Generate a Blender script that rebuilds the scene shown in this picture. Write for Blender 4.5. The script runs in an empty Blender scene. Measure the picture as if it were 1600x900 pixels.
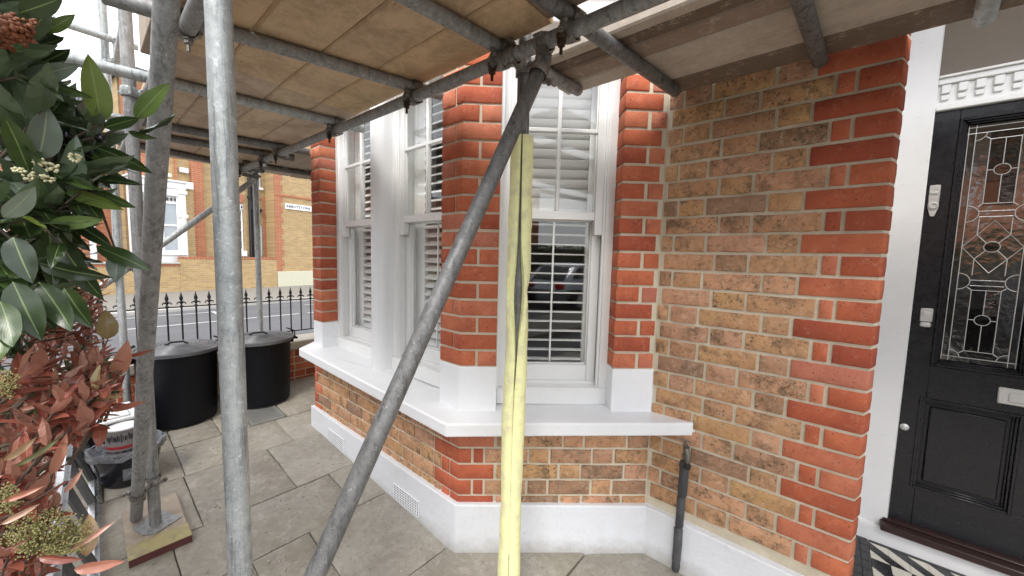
import bpy, math, random
from mathutils import Vector, Matrix
R = math.radians
SC = bpy.context.scene
COL = SC.collection
rnd = random.Random(7)

# ---------------------------------------------------------------- camera, sky, sun, exposure
H = 1.53
CW = Vector((-0.64856376, 0.75654509, -0.08369335))
CR = Vector((0.7575692, 0.65225817, 0.02545952))
CU = Vector((-0.07385094, 0.04689138, 0.99616627))
FPX = 578.0
cam = bpy.data.cameras.new('camera'); camo = bpy.data.objects.new('camera', cam); COL.objects.link(camo)
cam.sensor_fit = 'HORIZONTAL'; cam.sensor_width = 36.0; cam.lens = FPX / 1600 * 36
cam.clip_start = 0.02; cam.clip_end = 1500
m = Matrix((CR, CU, -CW)).transposed().to_4x4(); m.translation = Vector((0, 0, H))
camo.matrix_world = m
SC.camera = camo
SUN_EL, SUN_AZ = 52, 150
w = bpy.data.worlds.new('World'); SC.world = w; w.use_nodes = True
nt = w.node_tree; nt.nodes.clear()
sky = nt.nodes.new('ShaderNodeTexSky'); sky.sky_type = 'NISHITA'; sky.sun_disc = False
sky.sun_elevation = R(SUN_EL); sky.sun_rotation = R(SUN_AZ)
bg1 = nt.nodes.new('ShaderNodeBackground'); bg1.inputs['Strength'].default_value = 0.10
bg2 = nt.nodes.new('ShaderNodeBackground')
tc = nt.nodes.new('ShaderNodeTexCoord'); nz = nt.nodes.new('ShaderNodeTexNoise'); nz.inputs['Scale'].default_value = 2.2
nz.inputs['Detail'].default_value = 5
cr = nt.nodes.new('ShaderNodeValToRGB'); cr.color_ramp.elements[0].position = .3; cr.color_ramp.elements[1].position = .75
cr.color_ramp.elements[0].color = (.80, .83, .88, 1); cr.color_ramp.elements[1].color = (.98, .98, .99, 1)
bg2.inputs['Strength'].default_value = 1.0
add = nt.nodes.new('ShaderNodeMixShader'); add.inputs[0].default_value = .8
out = nt.nodes.new('ShaderNodeOutputWorld')
L = nt.links.new
L(tc.outputs['Generated'], nz.inputs['Vector']); L(nz.outputs['Fac'], cr.inputs['Fac']); L(cr.outputs['Color'], bg2.inputs['Color'])
L(sky.outputs['Color'], bg1.inputs['Color']); L(bg1.outputs[0], add.inputs[1]); L(bg2.outputs[0], add.inputs[2]); L(add.outputs[0], out.inputs[0])
sun = bpy.data.lights.new('sun', 'SUN'); sun.energy = 0.7; sun.angle = R(18); sun.color = (1, .96, .9)
suno = bpy.data.objects.new('sun', sun); COL.objects.link(suno)
sd = Vector((math.sin(R(SUN_AZ)) * math.cos(R(SUN_EL)), math.cos(R(SUN_AZ)) * math.cos(R(SUN_EL)), math.sin(R(SUN_EL))))
suno.rotation_euler = sd.to_track_quat('Z', 'Y').to_euler(); suno.location = (3, -6, 8)
vs = SC.view_settings; vs.view_transform = 'Standard'; vs.look = 'None'; vs.exposure = 1.78; vs.gamma = 1

# ---------------------------------------------------------------- helpers
def ray(x, y): return CW + CR * ((x - 800) / FPX) - CU * ((y - 450) / FPX)
def at(x, y, d): return ray(x, y).normalized() * d + Vector((0, 0, H))
def ony(x, y, Y):
    r = ray(x, y); return r * (Y / r.y) + Vector((0, 0, H))
def onz(x, y, z):
    r = ray(x, y); return r * ((z - H) / r.z) + Vector((0, 0, H))
def gz(x): return max(0.0, .055 * (-1.37 - x))

WL = {}
def tag(o, label=None, cat=None, group=None, kind=None):
    if label: o['label'] = label
    if cat: o['category'] = cat
    if group: o['group'] = group
    if kind: o['kind'] = kind
    return o
def place(o, loc, parent=None):
    loc = Vector(loc); WL[o.name] = loc.copy(); o.location = loc
    if parent is not None:
        o.parent = parent; o.location = loc - WL[parent.name]
    return o
def thing(name, loc, label, cat, group=None):
    o = bpy.data.objects.new(name, None); COL.objects.link(o); o.empty_display_size = .1
    place(o, loc); return tag(o, label, cat, group)

class Fr:
    def __init__(s, o, u, n): s.o = Vector((o[0], o[1], 0)); s.u = Vector((u[0], u[1], 0)).normalized(); s.n = Vector((n[0], n[1], 0)).normalized()
    def p(s, a, off, z): return s.o + s.u * a + s.n * off + Vector((0, 0, z))
WF = Fr((0, 0), (1, 0), (0, 1))          # world frame: s=x, off=y

class MB:
    def __init__(s): s.v = []; s.f = []; s.mi = []
    def raw(s, vs_, fs, mi=0):
        b = len(s.v); s.v += [Vector(q) for q in vs_]; s.f += [tuple(b + i for i in f) for f in fs]; s.mi += [mi] * len(fs); return s
    def box(s, fr, a0, a1, o0, o1, z0, z1, c=.002, mi=0, tz=None):
        if a0 > a1: a0, a1 = a1, a0
        if o0 > o1: o0, o1 = o1, o0
        A, O, Z = (a0, a1), (o0, o1), (z0, z1); sg = (1, -1); vs_ = []; ix = {}
        c = min(c, (a1 - a0) * .45, (o1 - o0) * .45, (z1 - z0) * .45)
        for i in (0, 1):
            for j in (0, 1):
                for k in (0, 1):
                    for ax in range(3):
                        q = [A[i], O[j], Z[k]]
                        d = [sg[i] * c, sg[j] * c, sg[k] * c]
                        for t in range(3):
                            if t != ax: q[t] += d[t]
                        ix[i, j, k, ax] = len(vs_)
                        z = q[2] + (tz(q[0], q[1]) if tz else 0)
                        vs_.append(fr.p(q[0], q[1], z))
        fs = []
        for ax in range(3):
            for e in (0, 1):
                cs = []
                for (b1, b2) in ((0, 0), (1, 0), (1, 1), (0, 1)):
                    t = [0, 0, 0]; t[ax] = e; o = [x for x in range(3) if x != ax]; t[o[0]] = b1; t[o[1]] = b2
                    cs.append(ix[t[0], t[1], t[2], ax])
                fs.append(cs)
        for ax in range(3):
            o = [x for x in range(3) if x != ax]
            for b1 in (0, 1):
                for b2 in (0, 1):
                    q = []
                    for e, a_ in ((0, o[0]), (1, o[0]), (1, o[1]), (0, o[1])):
                        t = [0, 0, 0]; t[ax] = e; t[o[0]] = b1; t[o[1]] = b2; q.append(ix[t[0], t[1], t[2], a_])
                    fs.append(q)
        for i in (0, 1):
            for j in (0, 1):
                for k in (0, 1): fs.append([ix[i, j, k, t] for t in range(3)])
        cen = fr.p((a0 + a1) / 2, (o0 + o1) / 2, (z0 + z1) / 2 + (tz((a0 + a1) / 2, (o0 + o1) / 2) if tz else 0))
        ff = []
        for f in fs:
            p0, p1, p2 = vs_[f[0]], vs_[f[1]], vs_[f[2]]
            n = (p1 - p0).cross(p2 - p0); mc = sum((vs_[i] for i in f), Vector()) / len(f)
            ff.append(f if n.dot(mc - cen) > 0 else f[::-1])
        return s.raw(vs_, ff, mi)
    def prism(s, pts, z0, z1, mi=0, zt=None, zb=None):
        n = len(pts); a = sum(pts[i][0] * pts[(i + 1) % n][1] - pts[(i + 1) % n][0] * pts[i][1] for i in range(n))
        if a < 0: pts = pts[::-1]
        vs_ = [(p[0], p[1], zb(p) if zb else z0) for p in pts] + [(p[0], p[1], zt(p) if zt else z1) for p in pts]
        fs = [tuple(range(n - 1, -1, -1)), tuple(range(n, 2 * n))] + [(i, (i + 1) % n, n + (i + 1) % n, n + i) for i in range(n)]
        return s.raw(vs_, fs, mi)
    def path(s, pts, r, n=10, cap=True, mi=0, twist=0):
        pts = [Vector(p) for p in pts]; rs = r if isinstance(r, (list, tuple)) else [r] * len(pts)
        up = None; vs_ = []
        for i, p in enumerate(pts):
            d = (pts[min(i + 1, len(pts) - 1)] - pts[max(i - 1, 0)]).normalized()
            if up is None:
                up = d.orthogonal().normalized()
            up = (up - d * up.dot(d)).normalized(); sd_ = d.cross(up)
            for k in range(n):
                a = 2 * math.pi * k / n
                vs_.append(p + (up * math.cos(a) + sd_ * math.sin(a)) * rs[i])
        fs = []
        for i in range(len(pts) - 1):
            for k in range(n):
                fs.append((i * n + k, i * n + (k + 1) % n, (i + 1) * n + (k + 1) % n, (i + 1) * n + k))
        if cap:
            fs.append(tuple(range(n - 1, -1, -1))); b = (len(pts) - 1) * n; fs.append(tuple(b + k for k in range(n)))
        return s.raw(vs_, fs, mi)
    def lathe(s, c, prof, n=32, mi=0, axis=None):
        c = Vector(c); z = Vector(axis).normalized() if axis else Vector((0, 0, 1)); x = z.orthogonal().normalized(); y = z.cross(x)
        vs_ = []
        for (r_, h) in prof:
            for k in range(n):
                a = 2 * math.pi * k / n; vs_.append(c + z * h + (x * math.cos(a) + y * math.sin(a)) * r_)
        fs = []
        for i in range(len(prof) - 1):
            for k in range(n): fs.append((i * n + k, i * n + (k + 1) % n, (i + 1) * n + (k + 1) % n, (i + 1) * n + k))
        return s.raw(vs_, fs, mi)
    def build(s, name, mat, parent=None, smooth=40, kind=None, label=None, uvdir=None, world=False):
        c = Vector((0, 0, 0))
        if not world and s.v:
            lo = Vector([min(v[i] for v in s.v) for i in range(3)]); hi = Vector([max(v[i] for v in s.v) for i in range(3)])
            c = (lo + hi) / 2; c.z = lo.z
        me = bpy.data.meshes.new(name); me.from_pydata([tuple(v - c) for v in s.v], [], s.f); me.update()
        for mm in (mat if isinstance(mat, (list, tuple)) else [mat]): me.materials.append(mm)
        if any(s.mi):
            me.polygons.foreach_set('material_index', s.mi)
        if uvdir is not None:
            uvl = me.uv_layers.new(name='UVMap'); u = Vector(uvdir)
            for l in me.loops:
                co = me.vertices[l.vertex_index].co + c; uvl.data[l.index].uv = (co.dot(u), co.z)
        if smooth:
            me.polygons.foreach_set('use_smooth', [True] * len(me.polygons)); me.set_sharp_from_angle(angle=R(smooth))
        o = bpy.data.objects.new(name, me); COL.objects.link(o); place(o, c, parent)
        if kind: o['kind'] = kind
        if label: o['label'] = label
        return o
def inst(me, name, loc, parent, rot=(0, 0, 0), scale=None, label=None):
    o = bpy.data.objects.new(name, me); COL.objects.link(o); place(o, loc, parent); o.rotation_euler = rot
    if scale: o.scale = scale
    if label: o['label'] = label
    return o

# ---------------------------------------------------------------- materials
def mk(name):
    mt = bpy.data.materials.new(name); mt.use_nodes = True; t = mt.node_tree
    return mt, t, t.nodes['Principled BSDF']
def node(t, ty, **kw):
    n = t.nodes.new(ty)
    for k, v in kw.items(): setattr(n, k, v)
    return n
def coords(t, scale=(1, 1, 1), space='Object', loc_rand=True):
    c = node(t, 'ShaderNodeTexCoord'); mp = node(t, 'ShaderNodeMapping'); mp.inputs['Scale'].default_value = scale
    src = c.outputs[space]
    if loc_rand:
        oi = node(t, 'ShaderNodeObjectInfo'); ml = node(t, 'ShaderNodeMath', operation='MULTIPLY'); ml.inputs[1].default_value = 37.0
        t.links.new(oi.outputs['Random'], ml.inputs[0]); ad = node(t, 'ShaderNodeVectorMath', operation='ADD')
        t.links.new(src, ad.inputs[0]); t.links.new(ml.outputs[0], ad.inputs[1]); src = ad.outputs[0]
    t.links.new(src, mp.inputs['Vector']); return mp.outputs[0]
def noise(t, vec, scale, detail=5, rough=.6, dist=0):
    n = node(t, 'ShaderNodeTexNoise'); n.inputs['Scale'].default_value = scale; n.inputs['Detail'].default_value = detail
    n.inputs['Roughness'].default_value = rough; n.inputs['Distortion'].default_value = dist
    t.links.new(vec, n.inputs['Vector']); return n.outputs['Fac']
def ramp(t, fac, stops, interp='LINEAR'):
    r = node(t, 'ShaderNodeValToRGB'); r.color_ramp.interpolation = interp
    e = r.color_ramp.elements
    while len(e) < len(stops): e.new(.5)
    for q, (p, c) in zip(e, stops):
        q.position = p; q.color = (c, c, c, 1) if isinstance(c, (int, float)) else (*c, 1)
    t.links.new(fac, r.inputs['Fac']); return r.outputs['Color']
def mix(t, fac, a, b, mode='MIX'):
    mx = node(t, 'ShaderNodeMix', data_type='RGBA', blend_type=mode)
    def put(v, s):
        if isinstance(v, tuple): s.default_value = (*v, 1)
        elif isinstance(v, (int, float)): s.default_value = (v, v, v, 1)
        else: t.links.new(v, s)
    if isinstance(fac, (int, float)): mx.inputs[0].default_value = fac
    else: t.links.new(fac, mx.inputs[0])
    put(a, mx.inputs[6]); put(b, mx.inputs[7]); return mx.outputs[2]
def bump(t, b, h, strength=.3, dist=.002, prev=None):
    n = node(t, 'ShaderNodeBump'); n.inputs['Strength'].default_value = strength; n.inputs['Distance'].default_value = dist
    t.links.new(h, n.inputs['Height'])
    if prev: t.links.new(prev, n.inputs['Normal'])
    t.links.new(n.outputs[0], b.inputs['Normal']); return n.outputs[0]
def orand(t): return node(t, 'ShaderNodeObjectInfo').outputs['Random']

def simple(name, col, rough=.5, metal=0, var=.12, vs_=14, bmp=.15, bs=60, bd=.001, spec=None, dirt=None, ds=3, stretch=(1, 1, 1), rv=.08):
    mt, t, b = mk(name); v = coords(t, stretch)
    n1 = noise(t, v, vs_)
    c = mix(t, n1, tuple(x * (1 - var) for x in col), tuple(min(1, x * (1 + var)) for x in col))
    if dirt:
        c = mix(t, ramp(t, noise(t, v, ds, 8, .7), [(.45, 0), (.72, 1)]), c, dirt)
    t.links.new(c, b.inputs['Base Color'])
    rr = ramp(t, noise(t, v, vs_ * 1.7), [(.3, max(.02, rough - rv)), (.7, min(1, rough + rv))]); t.links.new(rr, b.inputs['Roughness'])
    b.inputs['Metallic'].default_value = metal
    if spec is not None: b.inputs['Specular IOR Level'].default_value = spec
    if bmp: bump(t, b, noise(t, v, bs, 6, .65), bmp, bd)
    return mt

def red_brick():
    mt, t, b = mk('red_brick_mat'); v = coords(t)
    base = ramp(t, orand(t), [(0, (.34, .078, .042)), (.25, (.47, .122, .058)), (.65, (.56, .165, .078)), (.9, (.60, .21, .115)), (1, (.50, .19, .13))])
    c = mix(t, ramp(t, noise(t, v, 9, 6, .65), [(.35, 0), (.7, 1)]), base, mix(t, .5, base, (.24, .05, .035)))
    c = mix(t, ramp(t, noise(t, v, 26, 8, .85), [(.54, 0), (.66, .5)]), c, (.62, .30, .20))
    c = mix(t, ramp(t, noise(t, v, 100, 3), [(.62, 0), (.67, .7)]), c, (.14, .035, .02))
    t.links.new(c, b.inputs['Base Color']); b.inputs['Roughness'].default_value = .85; b.inputs['Specular IOR Level'].default_value = .25
    h = bump(t, b, noise(t, v, 22, 5), .5, .003); bump(t, b, noise(t, v, 160, 4, .7), .45, .0015, h)
    return mt
def stock_brick(name='stock_brick_mat', k=1.0):
    mt, t, b = mk(name); v = coords(t)
    base = ramp(t, orand(t), [(0, (.30, .19, .12)), (.15, (.55, .31, .17)), (.35, (.56, .34, .15)), (.5, (.64, .35, .21)), (.65, (.55, .32, .16)), (.8, (.62, .34, .22)), (.92, (.44, .26, .16)), (1, (.27, .18, .13))])
    c = mix(t, ramp(t, noise(t, v, 7, 6, .7, .6), [(.42, 0), (.6, 1)]), base, mix(t, .5, base, (.46, .23, .13)))
    base = mix(t, 1 - k, base, (.15, .12, .09)); gt = ramp(t, noise(t, v, 2.6, 2), [(.40, .35), (.58, 1)]); c = mix(t, mix(t, 1, ramp(t, noise(t, v, 17, 8, .8), [(.47, 0), (.6, .9)]), gt, 'MULTIPLY'), c, (.17, .115, .07))
    c = mix(t, ramp(t, noise(t, v, 40, 8, .85), [(.53, 0), (.63, .6)]), c, (.66, .50, .36))
    sp = noise(t, v, 85, 2, .5); c = mix(t, mix(t, 1, ramp(t, sp, [(.64, 0), (.69, .85)]), gt, 'MULTIPLY'), c, (.07, .045, .03))
    t.links.new(c, b.inputs['Base Color']); b.inputs['Roughness'].default_value = .92; b.inputs['Specular IOR Level'].default_value = .2
    h = bump(t, b, noise(t, v, 18, 6, .7), .85, .006); h = bump(t, b, noise(t, v, 90, 6, .8), .7, .003, h); bump(t, b, ramp(t, sp, [(.60, 1), (.66, 0)]), .7, .003, h)
    return mt
def _dummy(): pass
def mortar_mat():
    mt, t, b = mk('mortar_mat'); v = coords(t, space='Object', loc_rand=False)
    c = ramp(t, noise(t, v, 4, 8, .7), [(.35, (.52, .455, .335)), (.5, (.62, .555, .42)), (.65, (.69, .63, .49))])
    c = mix(t, ramp(t, noise(t, v, 60, 6, .8), [(.55, 0), (.75, .5)]), c, (.30, .24, .16))
    t.links.new(c, b.inputs['Base Color']); b.inputs['Roughness'].default_value = .95
    h = bump(t, b, noise(t, v, 35, 6, .7), .6, .005); bump(t, b, noise(t, v, 220, 4), .5, .002, h)
    return mt
def paint_white(name, col=(.80, .80, .79), rough=.35, lumps=.25, dirt=.12, sc=5, ld=.004):
    mt, t, b = mk(name); v = coords(t, loc_rand=False)
    c = mix(t, ramp(t, noise(t, v, sc, 8, .8), [(.46, 0), (.66, dirt * 1.3)]), col, (.55, .53, .49))
    c = mix(t, ramp(t, noise(t, v, 42, 6, .85), [(.60, 0), (.66, dirt * 2.4)]), c, (.38, .35, .30))
    t.links.new(c, b.inputs['Base Color']); b.inputs['Roughness'].default_value = rough
    h = bump(t, b, noise(t, v, 14, 4), lumps, ld); bump(t, b, noise(t, v, 110, 5, .7), lumps * .5, .0012, h)
    return mt
def grime(mt, z0, z1, col, amt):
    t = mt.node_tree; b = t.nodes['Principled BSDF']; src = b.inputs['Base Color'].links[0].from_socket
    g = node(t, 'ShaderNodeNewGeometry'); sp = node(t, 'ShaderNodeSeparateXYZ'); t.links.new(g.outputs['Position'], sp.inputs[0])
    n1 = noise(t, g.outputs['Position'], 7, 8, .8); ml = node(t, 'ShaderNodeMath', operation='MULTIPLY_ADD'); t.links.new(n1, ml.inputs[0]); ml.inputs[1].default_value = -(z1 - z0) * 2.2; t.links.new(sp.outputs[2], ml.inputs[2])
    mr = node(t, 'ShaderNodeMapRange'); t.links.new(ml.outputs[0], mr.inputs[0]); mr.inputs[1].default_value = z1 - (z1 - z0) * 1.1; mr.inputs[2].default_value = z0 - (z1 - z0) * 1.1; mr.inputs[3].default_value = 0; mr.inputs[4].default_value = amt
    t.links.new(mix(t, mr.outputs[0], src, col), b.inputs['Base Color']); return mt
def tube_mat(name, dark, light, metal=.55, rough=.45, streak=1.0):
    mt, t, b = mk(name); v = coords(t); vl = coords(t, (9, 9, .8))
    f = noise(t, v, 26, 8, .85, .6)
    c = ramp(t, f, [(.25, dark), (.62, light)])
    c = mix(t, ramp(t, noise(t, vl, 5, 6, .8), [(.5, 0), (.62, .6)]), c, tuple(x * .45 for x in dark))
    c = mix(t, ramp(t, noise(t, v, 70, 8, .85, .4), [(.57, 0), (.64, .8)]), c, tuple(min(.9, x * 1.5 + .08) for x in light))
    c = mix(t, ramp(t, noise(t, coords(t, (1, 1, .35)), 16, 8, .95), [(.57, 0), (.63, .55)]), c, tuple(x * .4 for x in dark))
    t.links.new(c, b.inputs['Base Color']); b.inputs['Metallic'].default_value = metal
    t.links.new(ramp(t, f, [(.3, rough + .15), (.7, rough - .08)]), b.inputs['Roughness'])
    bump(t, b, noise(t, v, 80, 8, .75), .35, .0012)
    return mt
def wood_mat(name, cols, along=(1.2, 14, 14), stain=(.16, .10, .06), st=.7, rough=.8):
    mt, t, b = mk(name); v = coords(t, along); v2 = coords(t)
    base = ramp(t, orand(t), [(0, cols[0]), (.35, cols[1]), (.7, cols[2]), (1, cols[3])])
    g = noise(t, v, 6, 8, .7, .8)
    c = mix(t, ramp(t, g, [(.35, .0), (.7, .38)]), base, mix(t, .5, base, stain))
    c = mix(t, ramp(t, noise(t, v2, 5, 8, .8, .4), [(.44, 0), (.6, st)]), c, mix(t, .5, base, stain))
    c = mix(t, ramp(t, noise(t, v2, 20, 8, .85), [(.54, 0), (.64, .45)]), c, (.66, .58, .46))
    kn = ramp(t, noise(t, coords(t, (4, 8, 8)), 3, 1, .5), [(.78, 0), (.8, .8)]); c = mix(t, kn, c, (.10, .06, .04))
    t.links.new(c, b.inputs['Base Color']); b.inputs['Roughness'].default_value = rough; b.inputs['Specular IOR Level'].default_value = .2
    bump(t, b, g, .4, .003)
    return mt
def leaf_mat(name, stops, rib, rough=.3, back=None):
    mt, t, b = mk(name); v = coords(t)
    base = ramp(t, orand(t), stops)
    base = mix(t, ramp(t, noise(t, v, 25, 6, .7), [(.3, 0), (.75, .6)]), base, mix(t, .5, base, (.02, .03, .01)))
    uv = node(t, 'ShaderNodeTexCoord').outputs['UV']; sp = node(t, 'ShaderNodeSeparateXYZ'); t.links.new(uv, sp.inputs[0])
    sb = node(t, 'ShaderNodeMath', operation='SUBTRACT'); t.links.new(sp.outputs[0], sb.inputs[0]); sb.inputs[1].default_value = .5
    ab = node(t, 'ShaderNodeMath', operation='ABSOLUTE'); t.links.new(sb.outputs[0], ab.inputs[0])
    # side veins
    ma = node(t, 'ShaderNodeMath', operation='MULTIPLY'); t.links.new(ab.outputs[0], ma.inputs[0]); ma.inputs[1].default_value = -.9
    ad = node(t, 'ShaderNodeMath', operation='ADD'); t.links.new(ma.outputs[0], ad.inputs[0]); t.links.new(sp.outputs[1], ad.inputs[1])
    mm = node(t, 'ShaderNodeMath', operation='MULTIPLY'); t.links.new(ad.outputs[0], mm.inputs[0]); mm.inputs[1].default_value = 60
    sn = node(t, 'ShaderNodeMath', operation='SINE'); t.links.new(mm.outputs[0], sn.inputs[0])
    c = mix(t, ramp(t, sn.outputs[0], [(.95, 0), (1, .06)]), base, rib)
    c = mix(t, ramp(t, ab.outputs[0], [(.018, .85), (.035, 0)]), c, rib)
    if back:
        gm = node(t, 'ShaderNodeNewGeometry'); c = mix(t, gm.outputs['Backfacing'], c, mix(t, .55, base, back))
    t.links.new(c, b.inputs['Base Color']); b.inputs['Roughness'].default_value = rough
    b.inputs['Subsurface Weight'].default_value = 0
    bump(t, b, ramp(t, sn.outputs[0], [(.5, 0), (1, 1)]), .08, .001)
    tr = node(t, 'ShaderNodeBsdfTranslucent'); t.links.new(c, tr.inputs['Color']); ms = node(t, 'ShaderNodeMixShader'); ms.inputs[0].default_value = .18
    o = t.nodes['Material Output']; t.links.new(b.outputs[0], ms.inputs[1]); t.links.new(tr.outputs[0], ms.inputs[2]); t.links.new(ms.outputs[0], o.inputs[0])
    return mt
def glass_mat(name, tint=(.93, .96, .95), ior=1.6, rough=0.0, wav=0.02, ws=3):
    mt, t, b = mk(name); t.nodes.remove(b); o = t.nodes['Material Output']
    tr = node(t, 'ShaderNodeBsdfTransparent'); tr.inputs[0].default_value = (*tint, 1)
    gl = node(t, 'ShaderNodeBsdfGlossy'); gl.inputs['Roughness'].default_value = rough; gl.inputs[0].default_value = (1, 1, 1, 1)
    lw = node(t, 'ShaderNodeLayerWeight'); pw = node(t, 'ShaderNodeMath', operation='POWER'); t.links.new(lw.outputs['Facing'], pw.inputs[0]); pw.inputs[1].default_value = 5
    f0 = ((ior - 1) / (ior + 1)) ** 2 * 1.7; fr = node(t, 'ShaderNodeMath', operation='MULTIPLY_ADD'); t.links.new(pw.outputs[0], fr.inputs[0]); fr.inputs[1].default_value = 1 - f0; fr.inputs[2].default_value = f0
    ms = node(t, 'ShaderNodeMixShader'); v = coords(t)
    bn = node(t, 'ShaderNodeBump'); bn.inputs['Strength'].default_value = wav; bn.inputs['Distance'].default_value = .02
    t.links.new(noise(t, v, ws, 3), bn.inputs['Height']); t.links.new(bn.outputs[0], gl.inputs['Normal'])
    t.links.new(fr.outputs[0], ms.inputs[0]); t.links.new(tr.outputs[0], ms.inputs[1]); t.links.new(gl.outputs[0], ms.inputs[2]); t.links.new(ms.outputs[0], o.inputs[0])
    return mt
def brickwall_mat(name, c1, c2, mort, bw=.225, bh=.075, dark=(.2, .12, .06)):
    mt, t, b = mk(name); uv = node(t, 'ShaderNodeTexCoord').outputs['UV']
    bt = node(t, 'ShaderNodeTexBrick'); bt.inputs['Scale'].default_value = 1; bt.inputs['Brick Width'].default_value = bw; bt.inputs['Row Height'].default_value = bh
    bt.inputs['Mortar Size'].default_value = .006; bt.inputs['Color1'].default_value = (*c1, 1); bt.inputs['Color2'].default_value = (*c2, 1); bt.inputs['Mortar'].default_value = (*mort, 1)
    bt.inputs['Bias'].default_value = 0; t.links.new(uv, bt.inputs['Vector'])
    mp = node(t, 'ShaderNodeMapping'); mp.inputs['Scale'].default_value = (3.2, 11, 1); t.links.new(uv, mp.inputs['Vector'])
    c = mix(t, ramp(t, noise(t, mp.outputs[0], 1.2, 4, .7), [(.5, 0), (.72, .75)]), bt.outputs['Color'], dark)
    c = mix(t, ramp(t, noise(t, uv, .8, 6, .7), [(.4, 0), (.8, .3)]), c, tuple(x * .6 for x in c1))
    t.links.new(c, b.inputs['Base Color']); b.inputs['Roughness'].default_value = .9
    bump(t, b, bt.outputs['Fac'], .4, -.006)
    return mt
def slab_mat():
    mt, t, b = mk('paving_mat'); v = coords(t)
    base = ramp(t, orand(t), [(0, (.29, .265, .225)), (.5, (.36, .335, .29)), (1, (.33, .30, .25))])
    c = mix(t, ramp(t, noise(t, v, 2.6, 8, .8), [(.4, 0), (.6, .9)]), base, mix(t, .5, base, (.17, .145, .10)))
    c = mix(t, ramp(t, noise(t, v, 1.7, 5, .7), [(.5, 0), (.64, .4)]), c, (.22, .20, .14))
    c = mix(t, ramp(t, noise(t, v, 13, 8, .85, .5), [(.5, 0), (.62, .6)]), c, (.44, .40, .345))
    c = mix(t, ramp(t, noise(t, v, 38, 6, .9), [(.54, 0), (.64, .6)]), c, (.12, .10, .075))
    vo = node(t, 'ShaderNodeTexVoronoi'); vo.inputs['Scale'].default_value = 11; t.links.new(v, vo.inputs['Vector'])
    mk_ = ramp(t, vo.outputs['Distance'], [(.03, 1), (.06, 0)]); gate = ramp(t, noise(t, v, 3.3, 3), [(.52, 0), (.6, .8)])
    c = mix(t, mix(t, 1, mk_, gate, 'MULTIPLY'), c, (.72, .70, .66))
    vo2 = node(t, 'ShaderNodeTexVoronoi'); vo2.inputs['Scale'].default_value = 37; t.links.new(v, vo2.inputs['Vector'])
    c = mix(t, mix(t, 1, ramp(t, vo2.outputs['Distance'], [(.08, 1), (.14, 0)]), ramp(t, noise(t, v, 5, 3), [(.55, 0), (.66, .7)]), 'MULTIPLY'), c, (.60, .57, .50))
    t.links.new(c, b.inputs['Base Color']); t.links.new(ramp(t, noise(t, v, 4), [(.3, .6), (.7, .9)]), b.inputs['Roughness'])
    h = bump(t, b, noise(t, v, 6, 8, .7, .5), .6, .012); bump(t, b, noise(t, v, 70, 6, .8), .6, .003, h)
    return mt

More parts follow.
